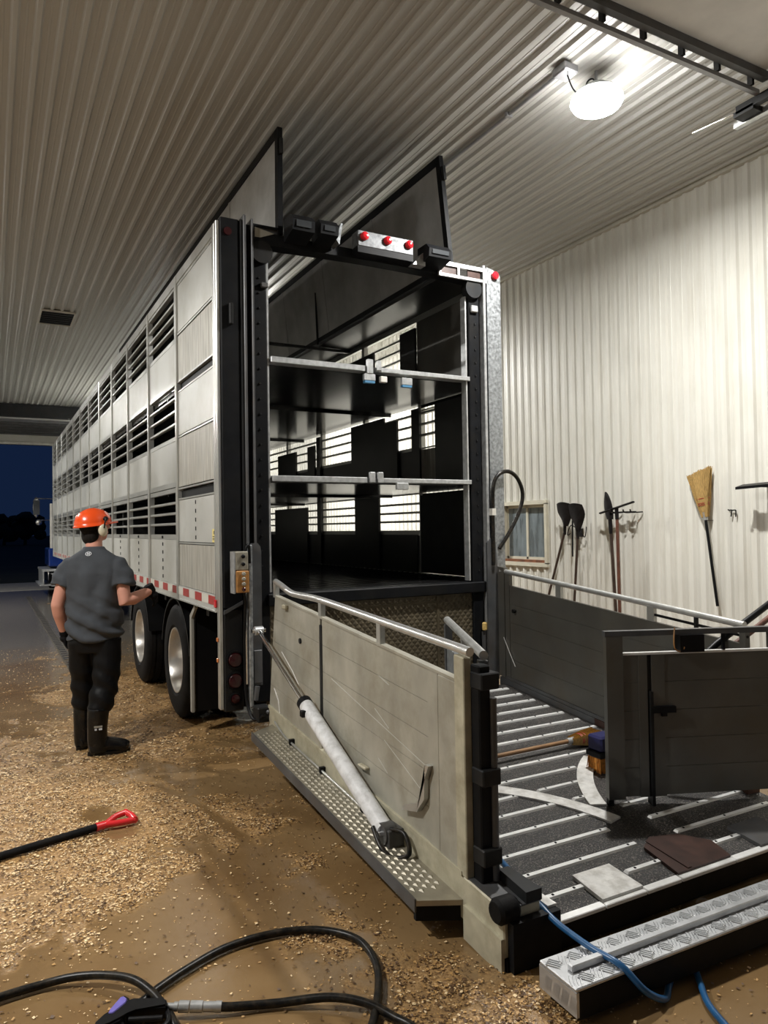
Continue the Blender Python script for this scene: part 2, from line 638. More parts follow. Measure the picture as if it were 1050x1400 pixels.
for x in np.arange(-2.8, 3.4, .36):
    bm = newbm()
    box(bm, x - .012, x + .012, -2.065, -2.025, 4.865, 4.955)
    obj('strut_web', bm, 'dark_steel', d2)
bm = newbm()
box(bm, 3.42, 3.47, -6.8, -1.85, 4.78, 4.84)
obj('track', bm, 'dark_steel', d2)
tb('cable_rod', 'chrome', d2, [(3.44, -1.86, 4.80), (3.38, -1.50, 4.80)], .008, 8)
bx('roller_bracket', 'dark_steel', d2, 3.42, 3.54, -1.99, -1.83, 4.76, 4.80)
bm = newbm()
box(bm, 3.53, 3.58, -2.6, -1.75, 4.75, 4.79)
box(bm, 3.575, 3.582, -2.6, -1.75, 4.75, 4.83)
obj('track_angle', bm, 'galv_bright', d2)
for x in (3.5, -3.2):
    bm = newbm()
    box(bm, x - .02, x + .02, -2.3, -2.26, 4.8, ZC)
    obj('hanger', bm, 'conduit', d2)

# ceiling vent
vent = thing('ceiling_vent', (-.53, 7.25, ZC), 'dark rectangular vent in the ribbed ceiling above the worker', 'vent')
bm = newbm()
box(bm, -.76, -.30, 6.86, 7.62, ZC - .030, ZC - .021)
obj('opening', bm, 'vent_dark', vent)
for a in ((-.78, -.76, 6.84, 7.64), (-.30, -.28, 6.84, 7.64), (-.76, -.30, 6.84, 6.86), (-.76, -.30, 7.62, 7.64)):
    bx('frame', 'trim_paint', vent, *a, ZC - .045, ZC - .019)
for k in range(6):
    y = 6.95 + k * .115
    bx('louvre', 'black_steel', vent, -.755, -.305, y, y + .05, ZC - .042, ZC - .032)

# conduit with junction box
con = thing('ceiling_conduit', (2.3, 4, ZC - .04), 'grey electrical conduit running along the ceiling past the bright lamp', 'conduit')
tb('pipe', 'conduit', con, [(2.3, -1.25, ZC - .035), (2.3, 16, ZC - .035)], .014, 8)
bm = newbm()
box(bm, 2.23, 2.37, -1.33, -1.19, ZC - .085, ZC - .02, bev=.01)
obj('junction_box', bm, 'conduit', con)
for y in np.arange(-.6, 15, 1.1):
    bx('clip', 'conduit', con, 2.27, 2.33, y, y + .03, ZC - .055, ZC - .018)


def lamp(x, y, label, first=False, power=1.0):
    z = 4.93
    L = thing('high_bay_lamp', (x, y, z), label, 'lamp', 'round high bay lamps under the ceiling')
    bm = newbm()
    lathe(bm, [(0.10, .04), (.10, .09), (.075, .11), (.05, .16), (.035, .172), (.02, .165)], (x, y, z), 'Z', 28)
    obj('housing', bm, 'lamp_body', L, smooth=.6)
    bm = newbm()
    lathe(bm, [(.03, .166), (.012, .187), (-.015, .194), (-.05, .172), (-.075, .11), (-.085, .001)], (x, y, z), 'Z', 28)
    obj('lens', bm, 'led_lens', L, smooth=.6)
    tb('hanger', 'conduit', L, [(x, y, z + .1), (x, y, ZC - .02)], .012, 8)
    if first:
        tb('cord', 'black_plastic', L, smooth_pts([(2.31, -1.27, ZC - .08), (2.34, -1.30, 4.97), (2.42, -1.31, 4.95), (2.47, -1.31, 5.06),
                                                    (2.51, -1.33, 5.08), (x, y, z + .09)]), .006, 6)
    ld = bpy.data.lights.new('lamp_light', 'AREA')
    ld.shape = 'DISK'
    ld.size = .16
    ld.energy = LAMP_POWER * power
    ld.color = LAMP_COLOR
    lo = bpy.data.objects.new('lamp_light', ld)
    COL.objects.link(lo)
    lo.parent = L
    lo.location = (0, 0, -.095)


lamp(2.54, -1.33, 'glaring round lamp on the ceiling right of the raised roof flap', True, power=.8)
lamp(2.54, 6.0, 'round lamp hidden behind the raised roof flap above the trailer middle', power=1.9)
lamp(2.54, 13.3, 'round lamp hidden behind the trailer near its front', power=1.4)
lamp(-3.5, -1.33, 'round lamp outside the picture, level with the ramp', power=1.2)
lamp(-3.5, 6.0, 'round lamp outside the picture, level with the ceiling vent', power=1.2)
lamp(-3.5, 13.3, 'round lamp outside the picture, level with the trailer front', power=1.2)

# window
win = thing('window_1', (XW, 2.36, 1.25), kind='structure')
for a in ((WY0 - .03, WY1 + .03, WZ0 - .04, WZ0 + .012), (WY0 - .03, WY1 + .03, WZ1 - .012, WZ1 + .04),
          (WY0 - .03, WY0 + .012, WZ0, WZ1), (WY1 - .012, WY1 + .03, WZ0, WZ1)):
    bx('casing', 'window_frame', win, XW - .045, XW + .08, a[0], a[1], a[2], a[3])
for a in ((WY0, WY0 + .05, WZ0 + .05, WZ1), (WY1 - .05, WY1, WZ0 + .05, WZ1), (2.34, 2.375, WZ0 + .05, WZ1), (WY0, WY1, WZ1 - .05, WZ1),
          (WY0, WY1, WZ0 + .04, WZ0 + .08)):
    bx('sash', 'window_frame', win, XW + .03, XW + .06, *a)
bx('sill', 'rotten_wood', win, XW - .03, XW + .06, WY0, WY1, WZ0 + .012, WZ0 + .045)
bx('pane', 'window_glass', win, XW + .045, XW + .055, WY0 + .05, 2.34, WZ0 + .08, WZ1 - .05)
bx('pane', 'window_glass', win, XW + .04, XW + .05, 2.375, WY1 - .05, WZ0 + .08, WZ1 - .05)

# ------------------------------------------------------------------ floor: wet concrete, grit and wood shavings washed out of the trailer
RIV = np.array([(-.476, -.13), (-.322, -.459), (-.288, -.832), (-.214, -1.186), (-.235, -1.448), (-.251, -1.73), (-.283, -1.926),
                (-.21, -2.162), (-.201, -2.31), (-.073, -2.483)])


def riv_dist(x, y):
    d = np.full_like(x, 9.0)
    for a, b in zip(RIV, RIV[1:]):
        ab = b - a
        t = np.clip(((x - a[0]) * ab[0] + (y - a[1]) * ab[1]) / (ab @ ab), 0, 1)
        d = np.minimum(d, np.hypot(x - a[0] - t * ab[0], y - a[1] - t * ab[1]))
    return d


BLOBS = [  # x, y, rx, ry, weight of shavings lying there
    (-1.2, -.6, .75, .9, .30), (-1.15, -1.5, .5, .7, .30), (-.7, -1.2, .35, .45, .22), (-.1, -1.0, .30, .45, .28), (-.05, -1.6, .22, .5, .16),
    (-.2, 2.2, .65, 1.1, .36), (-.6, 3.6, .7, 1.4, .34), (-.3, .9, .5, .5, .26), (-1.3, 1.2, .4, .5, .2), (-.1, -2.55, .25, .35, .34), (-.6, -2.35, .25, .12, .22),
    (.05, -3.0, .35, .35, .30), (.3, -2.95, .2, .2, .1), (-1.0, 5.5, .8, 1.5, .15), (-.45, -.55, .2, .5, .14),
    # bare wet patches
    (-1.25, 2.8, .35, .8, -.45), (.2, -.35, .5, .4, -.35), (-.75, -2.15, .28, .2, -.4), (-.25, -2.62, .13, .13, -.15), (-.45, -2.2, .2, .2, -.25),
    (.9, -3.7, .8, .35, -.5), (-.78, -.35, .25, .2, -.15), (-1.1, 8.5, 2.0, 3.0, -.35), (-.5, -1.75, .18, .2, -.22), (.2, -1.9, .25, .9, -.3), (-.7, .1, .3, .25, -.2),
    (-1.5, 4.5, .5, 1.2, -.25)]


def rfbm(x, y, oct=5, seed=0, gain=.55):
    """value noise with every octave turned, so that no lattice shows"""
    s, a, t = np.zeros_like(x), 1.0, 0.0
    for o in range(oct):
        c, n = math.cos(.7 + 1.3 * o), math.sin(.7 + 1.3 * o)
        f = 1.93 ** o
        s += a * vnoise((c * x - n * y) * f + 13.7 * o, (n * x + c * y) * f - 5.3 * o, seed + o)
        t += a
        a *= gain
    return s / t


def grit(x, y):
    wx = x + .22 * (rfbm(x * 2.1, y * 2.1, 4, 71) - .5)
    wy = y + .22 * (rfbm(x * 2.1 + 40, y * 2.1, 4, 77) - .5)
    w = .45 + .0 * x
    for bxx, byy, rx, ry, k in BLOBS:
        w = w + k * np.exp(-(((wx - bxx) / rx) ** 2 + ((wy - byy) / ry) ** 2))
    w = w - .25 * np.clip((np.abs(x - .2) - 2.2) / 2, 0, 1) - .25 * np.clip((y - 6) / 5, 0, 1)
    n = rfbm(wx * 1.9 + .5 * wy, wy * 1.2, 6, 3, .62)
    n2 = rfbm(wx * 7, wy * 7, 5, 21, .65)
    g = np.clip((w + (n - .5) * 1.35 + (n2 - .5) * .8 - .46) / .30, 0, 1)
    rd = riv_dist(wx * .35 + x * .65, wy * .35 + y * .65)
    wid = .020 + .014 * vnoise(y * 6, y * 0, 4)
    g = g * np.clip((rd - wid) / .025, 0, 1)
    return g * g * (3 - 2 * g)


def floor_h(x, y, g):
    h = .006 * g * rfbm(x * 16, y * 16, 4, 40) + .035 * g * np.clip(rfbm(x * 7, y * 7, 5, 55, .62) - .52, 0, 1)
    return h - .003


ys = np.concatenate([np.arange(Y0, 4.0, .028), np.arange(4.0, 10, .07), np.arange(10, Y1 + .01, .2)])
ys[-1] = Y1 + .15
xs = np.concatenate([np.arange(XL - .1, -2.6, .25), np.arange(-2.6, 1.6, .028), np.arange(1.6, XW + .1, .2), [XW + .1]])
gx, gy = np.meshgrid(xs, ys)
g = grit(gx.ravel(), gy.ravel())
gz = floor_h(gx.ravel(), gy.ravel(), g)
nx, ny = len(xs), len(ys)
co = np.stack([gx.ravel(), gy.ravel(), gz], 1)
idx = np.arange(nx * ny).reshape(ny, nx)
quads = np.stack([idx[:-1, :-1].ravel(), idx[:-1, 1:].ravel(), idx[1:, 1:].ravel(), idx[1:, :-1].ravel()], 1)
me = bpy.data.meshes.new('floor')
me.vertices.add(len(co))
me.vertices.foreach_set('co', co.ravel())
me.loops.add(quads.size)
me.loops.foreach_set('vertex_index', quads.ravel())
me.polygons.add(len(quads))
me.polygons.foreach_set('loop_start', np.arange(0, quads.size, 4))
me.polygons.foreach_set('use_smooth', [True] * len(quads))
me.update(calc_edges=True)
at = me.attributes.new('grit', 'FLOAT', 'POINT')
at.data.foreach_set('value', g.astype(np.float32))
fm = bpy.data.materials.new('wet_floor')
fm.use_nodes = True
N, L = fm.node_tree.nodes, fm.node_tree.links
b = N['Principled BSDF']
geo = N.new('ShaderNodeNewGeometry')
an = N.new('ShaderNodeAttribute')
an.attribute_name = 'grit'
n1 = N.new('ShaderNodeTexNoise')
n1.inputs['Scale'].default_value = 1.3
n1.inputs['Detail'].default_value = 7
L.new(geo.outputs['Position'], n1.inputs['Vector'])
r1 = N.new('ShaderNodeValToRGB')
r1.color_ramp.elements[0].position = .32
r1.color_ramp.elements[0].color = (.150, .086, .034, 1)
r1.color_ramp.elements[1].position = .72
r1.color_ramp.elements[1].color = (.255, .165, .078, 1)
L.new(n1.outputs['Fac'], r1.inputs[0])
n2 = N.new('ShaderNodeTexNoise')
n2.inputs['Scale'].default_value = 55
n2.inputs['Detail'].default_value = 6
n2.inputs['Roughness'].default_value = .7
L.new(geo.outputs['Position'], n2.inputs['Vector'])
r2 = N.new('ShaderNodeValToRGB')
r2.color_ramp.elements[0].position = .35
r2.color_ramp.elements[0].color = (.18, .092, .030, 1)
r2.color_ramp.elements[1].position = .68
r2.color_ramp.elements[1].color = (.56, .345, .14, 1)
L.new(n2.outputs['Fac'], r2.inputs[0])
mx = N.new('ShaderNodeMix')
mx.data_type = 'RGBA'
L.new(an.outputs['Fac'], mx.inputs[0])
sp = N.new('ShaderNodeSeparateXYZ')
L.new(geo.outputs['Position'], sp.inputs[0])
ad = N.new('ShaderNodeMath')
ad.operation = 'MULTIPLY_ADD'
ad.inputs[1].default_value = 4.0
L.new(n1.outputs['Fac'], ad.inputs[0])
L.new(sp.outputs['Y'], ad.inputs[2])
mr_ = N.new('ShaderNodeMapRange')
mr_.inputs[1].default_value = 5.5
mr_.inputs[2].default_value = 9.5
L.new(ad.outputs[0], mr_.inputs[0])
mg = N.new('ShaderNodeMix')
mg.data_type = 'RGBA'
L.new(mr_.outputs[0], mg.inputs[0])
L.new(r1.outputs[0], mg.inputs[6])
mg.inputs[7].default_value = (.135, .120, .098, 1)
L.new(mg.outputs[2], mx.inputs[6])
L.new(r2.outputs[0], mx.inputs[7])
L.new(mx.outputs[2], b.inputs['Base Color'])
rr = N.new('ShaderNodeMapRange')
rr.inputs[3].default_value = .16
rr.inputs[4].default_value = .42
L.new(an.outputs['Fac'], rr.inputs[0])
L.new(rr.outputs[0], b.inputs['Roughness'])
bp = N.new('ShaderNodeBump')
bp.inputs['Distance'].default_value = .006
ms = N.new('ShaderNodeMath')
ms.operation = 'MULTIPLY_ADD'
ms.inputs[1].default_value = 1.0
ms.inputs[2].default_value = .07
L.new(an.outputs['Fac'], ms.inputs[0])
L.new(ms.outputs[0], bp.inputs['Strength'])
L.new(n2.outputs['Fac'], bp.inputs['Height'])
L.new(bp.outputs[0], b.inputs['Normal'])
MATS['wet_floor'] = fm
fl = bpy.data.objects.new('floor', me)
me.materials.append(fm)
COL.objects.link(fl)
WLOC[fl] = V((0, 0, 0))
tag(fl, kind='structure')

# wood shavings scattered where the grit lies
nf = 420000
px = np.concatenate([rng.uniform(-1.75, 1.3, int(nf * .62)), rng.uniform(-2.6, 1.0, int(nf * .38))])
py = np.concatenate([rng.uniform(-3.9, 0.6, int(nf * .62)), rng.uniform(.6, 7.0, int(nf * .38))])
pg = grit(px, py)
keep = rng.random(len(px)) < np.clip(pg ** 1.2 * (.15 + .85 * np.clip((rfbm(px * 11, py * 11, 3, 91) - .36) * 4, 0, 1)) + .03, 0, 1)
px, py, pg = px[keep], py[keep], pg[keep]
pz = floor_h(px, py, pg) + .002 + rng.random(len(px)) * .005
k = len(px)
sz = (.0022 + .0050 * rng.random(k) ** 2.2) * np.where(py > .6, 1.5, 1.0)
an_ = rng.random(k) * 6.283
asp = .35 + .5 * rng.random(k)
ux, uy = np.cos(an_) * sz, np.sin(an_) * sz
vx, vy = -np.sin(an_) * sz * asp, np.cos(an_) * sz * asp
tilt = (rng.random((k, 4)) - .3) * sz[:, None] * .8
c4 = np.stack([np.stack([px + su * ux + sv * vx, py + su * uy + sv * vy, pz + tilt[:, q]], 1)
               for q, (su, sv) in enumerate(((-1, -1), (1, -1), (1, 1), (-1, 1)))], 1).reshape(-1, 3)
me = bpy.data.meshes.new('wood_shavings')
me.vertices.add(len(c4))
me.vertices.foreach_set('co', c4.ravel())
me.loops.add(len(c4))
me.loops.foreach_set('vertex_index', np.arange(len(c4)))
me.polygons.add(k)
me.polygons.foreach_set('loop_start', np.arange(0, len(c4), 4))
me.update(calc_edges=True)
for nm, c in (('shaving_pale', (.80, .60, .34)), ('shaving_tan', (.48, .28, .10)), ('shaving_dark', (.10, .050, .018))):
    mat(nm, c, .55, var=.15, scale=40)
    me.materials.append(MATS[nm])
pick = rng.random(k)
me.polygons.foreach_set('material_index', np.where(pick < .40 - .26 * np.clip((px + .8) / .7, 0, 1), 0, np.where(pick < .66 - .16 * np.clip((px + .8) / .7, 0, 1), 1, 2)).astype(np.int32))
sh = bpy.data.objects.new('wood_shavings', me)
COL.objects.link(sh)
WLOC[sh] = V((0, 0, 0))
tag(sh, 'wet tan wood shavings and muck washed across the concrete floor', 'shavings', kind='stuff')

# drain grate in the floor left of the trailer
dr = thing('floor_drain', (-.58, 9, .0), 'long narrow drain grate in the wet floor beside the trailer', 'drain')
bx('frame', 'drain_metal', dr, -.595, -.580, 3.2, 17.2, -.01, .006)
bx('frame', 'drain_metal', dr, -.485, -.470, 3.2, 17.2, -.01, .006)
bx('channel', 'vent_dark', dr, -.580, -.485, 3.2, 17.2, -.012, -.001)
bar0 = None
for i in range(70):
    if bar0 is None:
        bar0 = bx('grate_bar', 'drain_metal', dr, -.580, -.485, 3.24, 3.31, -.004, .005)
    else:
        again(bar0, (0, i * .2, 0), dr)

# ------------------------------------------------------------------ outside: apron, dark field, trees
ap = bx('ground_apron', 'concrete_out', None, -9, 9, Y1 + .02, 23.4, -.25, .004)
tag(ap, kind='structure')
gr = bx('ground_field', 'night_ground', None, -300, 300, 23.4, 500, -.6, -.06)
tag(gr, kind='structure')
gr2 = bx('ground_yard', 'night_ground', None, -40, 40, -60, Y0 - .02, -.3, -.01)
tag(gr2, kind='structure')


def tree(x, y, h, label):
    t = thing('field_tree', (x, y, -.06), label, 'tree', 'dark trees beyond the field')
    tb('trunk', 'bark', t, [(x, y, -.1), (x + .1, y, h * .5)], [.25, .12], 8)
    bm = newbm()
    rr = random.Random(int(x * 13 + y))
    for i in range(16):
        c = V((x + rr.uniform(-.42, .42) * h, y + rr.uniform(-.3, .3) * h, h * rr.uniform(.3, .82)))
        s = h * rr.uniform(.14, .24)
        q = bmesh.ops.create_icosphere(bm, subdivisions=2, radius=s)
        for v in q['verts']:
            v.co = v.co * rr.uniform(.85, 1.12) + c
    obj('crown', bm, 'leaf_dark', t)


for i, (tx, ty, th) in enumerate(((-7.5, 118, 5.2), (-4.6, 124, 4.2), (-2.0, 116, 5.4), (.6, 122, 4.6), (3.4, 119, 5.0), (-13.5, 123, 5.2))):
    tree(tx, ty, th, ['dark tree behind the truck mirror', 'low dark tree near the left picture edge', 'dark rounded tree left of the truck mirror',
                      'dark tree seen just beside the trailer front', 'dark tree hidden behind the trailer', 'dark tree beyond the left door jamb'][i])

# ------------------------------------------------------------------ livestock trailer
W, LT = 2.58, 15.6
BAY = LT / 12
T = thing('livestock_trailer', (W / 2, LT / 2, 0), 'long aluminium livestock trailer with slatted sides, rear end open', 'trailer')
BAY0 = (('side_panel', 3.512, 3.93, 'alu_panel'), ('side_panel', 3.075, 3.483, 'alu_streak'), ('side_panel', 2.592, 2.975, 'alu_panel'),
        ('side_panel', 2.131, 2.569, 'alu_streak'), ('side_panel', 1.648, 2.018, 'alu_panel'), ('side_panel', 1.262, 1.631, 'alu_streak'))
LOUV = ((3.492, 3.93), (2.600, 3.066), (1.712, 2.094))
PAN = ((3.112, 3.455), (2.190, 2.562), (1.262, 1.666))
slat0 = None
post0 = None
red0 = None
for side in (0, 1):
    def xb(a, b):  # distance in from the outside skin -> world x
        return (a, b) if side == 0 else (W - b, W - a)
    # rails along the whole side
    for nm, z0, z1, d0, d1, y0, m in (('top_rail', 3.955, 4.035, -.004, .05, 0, 'aluminium'), ('bottom_rail', 1.142, 1.262, -.002, .05, 0.03, 'alu_panel'),
                                      ('rail', 3.93, 3.955, .004, .045, 0.03, 'aluminium'), ('rail', 3.455, 3.492, .006, .045, BAY, 'aluminium'),
                                      ('rail', 3.066, 3.112, .006, .045, BAY, 'aluminium'), ('rail', 2.562, 2.600, .006, .045, BAY, 'aluminium'),
                                      ('rail', 2.094, 2.135, .006, .045, BAY, 'aluminium'), ('rail', 2.142, 2.190, .002, .045, BAY, 'aluminium'),
                                      ('rail', 1.666, 1.712, .006, .045, BAY, 'aluminium'), ('rail', 1.136, 1.146, -.012, .03, 0.03, 'aluminium')):
        bx(nm, m, T, *xb(d0, d1), y0, LT, z0, z1)
    for k in range(13):
        y = min(max(k * BAY, .012), LT - .03)
        if post0 is None:
            post0 = bx('post', 'aluminium', T, -.012, .045, y - .012, y + .05, 1.142, 4.03, bev=.005)
            py0 = y
        else:
            again(post0, (0 if side == 0 else W - .033, y - py0 - (.02 if 0 < k < 12 else 0), 0), T)
    for nm, z0, z1, m in BAY0:
        gap = side == 1 and 2.5 < z0 < 2.7  # this bay has a short slatted opening on the far side
        bx(nm, m, T, *xb(.006, .020), .06, .98 if gap else BAY - .035, z0 + .004, z1 - .004)
    for z in (3.497, 3.070, 2.98, 2.58, 2.118, 2.026, 1.640):
        bx('rail', 'aluminium', T, *xb(.002, .03), .06, BAY - .03, z - .007, z + .007)
    # black strips that paint the dark of the rear bay's slot gaps
    for z in (3.036, 2.068):
        bx('slot_dark_strip', 'black_steel', T, *xb(.03, .04), .06, BAY - .035, z - .034, z + .03)
    for k in range(1, 12):
        y0, y1 = k * BAY + .033, (k + 1) * BAY - .033
        for z0, z1 in PAN:
            bx('side_panel', 'alu_panel', T, *xb(.008, .022), y0, y1, z0 + .002, z1 - .002)
        for z0, z1 in LOUV:
            for q in range(3):
                zc = z0 + (z1 - z0) * (q + 1) / 4
                if slat0 is None:
                    bm = newbm()
                    box(bm, .004, .040, y0 - .004, y1 + .004, zc - .012, zc + .012, bev=.004)
                    slat0 = obj('louvre_slat', bm, 'aluminium', T)
                    sl_ref = (y0, zc)
                else:
                    again(slat0, (0 if side == 0 else W - .044, y0 - sl_ref[0], zc - sl_ref[1]), T)
    # dashed fastener lines and latch holes on the nearest bays
    if side == 0:
        for k in range(0, 4):
            yc = (k + .52) * BAY
            bm = newbm()
            z0, z1 = (1.66, 2.0) if k == 0 else (1.28, 1.64)
            for z in np.linspace(z0 + .03, z1 - .02, 5):
                box(bm, .002, .010, yc - .008, yc + .008, z - .016, z + .016)
            if k:
                box(bm, .000, .008, yc - .02, yc + .03, 1.675, 1.70)
            obj('fastener_slots', bm, 'black_steel', T)['kind'] = 'stuff'
    # reflective tape
    bx('reflective_tape', 'tape_white', T, *xb(-.004, -.0022), .06, LT - .05, 1.186, 1.252)
    if side == 0:
        y = .06
        i = 0
        while y < LT - .3:
            if red0 is None:
                red0 = bx('red_tape', 'tape_red', T, -.006, -.0045, y, y + .21, 1.186, 1.252)
            else:
                again(red0, (0, i * .415, 0), T)
            y += .415
            i += 1
# decks, roof, front
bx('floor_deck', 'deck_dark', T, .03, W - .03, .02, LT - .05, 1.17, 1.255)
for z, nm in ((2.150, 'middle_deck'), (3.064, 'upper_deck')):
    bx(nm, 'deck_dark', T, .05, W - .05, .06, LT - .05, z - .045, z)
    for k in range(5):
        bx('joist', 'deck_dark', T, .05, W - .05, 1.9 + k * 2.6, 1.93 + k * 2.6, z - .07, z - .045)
# ribs on the lower deck
bm = newbm()
for k in range(60):
    box(bm, .06, W - .06, .1 + k * .12, .12 + k * .12, 1.255, 1.262)
obj('deck_ribs', bm, 'deck_dark', T)['kind'] = 'stuff'
LIDL = 7.8
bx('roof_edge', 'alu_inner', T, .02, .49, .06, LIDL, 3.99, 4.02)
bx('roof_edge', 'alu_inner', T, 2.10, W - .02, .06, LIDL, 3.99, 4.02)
bx('roof_sheet', 'alu_panel', T, .02, W - .02, LIDL, LT - .02, 3.99, 4.03)
bx('front_panel', 'alu_panel', T, .02, W - .02, LT - .04, LT, 1.14, 4.03)
for y in (2.95, 6.6):
    bx('roof_bow', 'alu_inner', T, .03, W - .03, y, y + .03, 3.95, 3.985)
# inner lining of the solid parts of the right and left wall
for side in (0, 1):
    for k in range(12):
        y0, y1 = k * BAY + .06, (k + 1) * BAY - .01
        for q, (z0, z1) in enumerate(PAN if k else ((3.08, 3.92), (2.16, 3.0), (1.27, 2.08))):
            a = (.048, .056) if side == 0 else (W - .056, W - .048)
            m = 'alu_inner' if (k or side == 0) else ('alu_gate_shaded', 'alu_inner', 'dark_steel')[q]
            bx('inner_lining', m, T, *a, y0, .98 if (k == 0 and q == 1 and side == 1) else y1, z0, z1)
for q in range(3):
    zc = 2.6 + .466 * (q + 1) / 4
    bx('louvre_slat', 'aluminium', T, W - .04, W - .004, .98, 1.27, zc - .012, zc + .012)
# inside posts and part-shut shutters along the far wall
for y0, y1, z0, z1 in ((2.17, 2.80, 1.27, 2.10), (4.34, 5.66, 1.27, 2.05), (2.02, 2.88, 2.16, 3.0), (4.05, 4.30, 2.16, 2.9), (3.86, 3.98, 1.27, 3.0), (1.24, 1.40, 2.16, 3.0),
                       (1.72, 2.02, 2.16, 2.93), (4.75, 5.5, 2.16, 2.88), (1.30, 1.62, 3.08, 3.86), (2.25, 4.6, 3.08, 3.80), (5.2, 7.6, 3.08, 3.86), (6.2, 6.6, 1.27, 3.0)):
    bx('inner_shutter', 'alu_inner', T, W - .085, W - .062, y0, y1, z0, z1)
# inside gates
bx('divider_gate', 'alu_inner', T, .15, 1.2, 5.3, 5.34, 1.30, 2.02, bev=.006)
bx('divider_gate', 'alu_inner', T, 1.2, 2.4, 7.8, 7.84, 2.16, 3.0, bev=.006)
bx('divider_gate', 'alu_inner', T, .2, 2.4, 10.4, 10.44, 1.26, 3.95, bev=.006)


# roof flaps swung up
def flap(p0, p1, y1, name_side):
    p0, p1 = V((p0[0], 0, p0[1])), V((p1[0], 0, p1[1]))
    d = (p1 - p0).normalized()
    n = V((-d.z, 0, d.x))
    h = (p1 - p0).length

    def slab(bm, a, b, ya, yb, t):
        poly = [p0 + d * a - n * t, p0 + d * b - n * t, p0 + d * b + n * t, p0 + d * a + n * t]
        prism(bm, poly, (0, ya, 0), (0, yb, 0))
    bm = newbm()
    slab(bm, .03, h - .04, .03, y1 - .03, .012)
    f = obj('roof_flap', bm, 'flap_alu', T)
    for a, b, ya, yb in ((h - .07, h, 0, y1), (0, .05, 0, y1), (0, h, -.015, .05), (0, h, y1 - .06, y1)):
        bm = newbm()
        slab(bm, a, b, ya, yb, .02)
        obj('flap_frame', bm, 'black_steel', f)
    bm = newbm()
    slab(bm, h - .22, h - .10, -.05, -.015, .012)
    obj('flap_handle', bm, 'dark_steel', f)
    for q in range(1, 6):
        bm = newbm()
        slab(bm, .05, h - .07, q * y1 / 6 - .02, q * y1 / 6 + .02, .018)
        obj('flap_rib', bm, 'flap_alu', f)
    return f


flap((.51, 4.03), (.515, 4.87), LIDL, 0)
flap((2.10, 4.03), (2.00, 4.99), LIDL, 1)
tb('flap_strut', 'dark_steel', T, [(2.07, 2.9, 4.0), (2.03, 2.85, 4.62)], .014, 8)

# rear frame, left side
bx('corner_trim', 'aluminium', T, -.012, .016, -.055, .0, .44, 4.03, bev=.004)
bx('rear_post', 'black_steel', T, .018, .165, -.065, .05, 1.17, 4.06, bev=.008)
bx('guide_rail', 'dark_steel', T, .168, .186, -.075, .03, .62, 4.06)
bx('guide_rail', 'grey_steel', T, .190, .212, -.085, .03, .62, 4.10, bev=.006)
bx('guide_rail', 'black_steel', T, .214, .250, -.05, .03, .62, 4.04)
bx('guide_rail', 'grey_steel', T, .252, .268, -.085, .03, .62, 4.08, bev=.004)
bx('lift_column', 'black_steel', T, .275, .385, -.03, .06, .45, 3.92, bev=.008)
bx('lift_edge', 'galv_bright', T, .388, .402, -.02, .05, 1.27, 3.80)
for k in range(22):
    z = 1.35 + k * .115
    bx('bolt', 'dark_steel', T, .318, .330, -.040, -.03, z, z + .012)
bm = newbm()
lathe(bm, [(-.05, .02), (-.05, .085), (.03, .085), (.03, .02)], (.34, -.02, 3.845), 'Y', 20)
obj('roller', bm, 'dark_steel', T, smooth=.6)
bm = newbm()
box(bm, .335, .39, -.06, -.03, 3.58, 3.62, bev=.006)
obj('latch', bm, 'grey_steel', T)
bx('post_latch', 'dark_steel', T, .075, .105, -.1, -.065, 3.26, 3.42, bev=.006)
bm = newbm()
lathe(bm, [(-.012, .030), (0, .030)], (.075, -.065, 3.955), 'Y', 16)
obj('marker_lens', bm, 'red_lens_dark', T)
# lamp housing below
lh = bx('tail_lamp_housing', 'dark_steel', T, .018, .165, -.06, .12, .42, 1.165, bev=.01)
bm = newbm()
prism(bm, [(.018, -.075, 1.13), (.16, -.075, 1.20), (.16, -.075, 1.225), (.018, -.075, 1.155)], (0, 0, 0), (0, .02, 0))
obj('trim_strip', bm, 'grey_steel', lh)
for z, r in ((.795, .058), (.642, .058), (.511, .038)):
    bm = newbm()
    lathe(bm, [(.0, r + .010), (-.014, r + .010), (-.016, r), (-.010, r - .002)], (.098, -.06, z), 'Y', 24)
    obj('lamp_ring', bm, 'black_plastic', lh, smooth=.5)
    bm = newbm()
    lathe(bm, [(-.006, r - .002), (-.02, r * .8), (-.026, .002)], (.098, -.06, z), 'Y', 24)
    obj('tail_lamp', bm, 'red_lens_dark' if r > .05 else 'red_lens_dark', lh, smooth=.5)
bx('side_marker', 'red_lens', T, -.03, -.012, .0, .035, 1.175, 1.235, bev=.006)
for z in (.93, .78):
    bx('side_marker', 'orange_lens', T, -.024, -.012, -.03, -.005, z, z + .03, bev=.004)
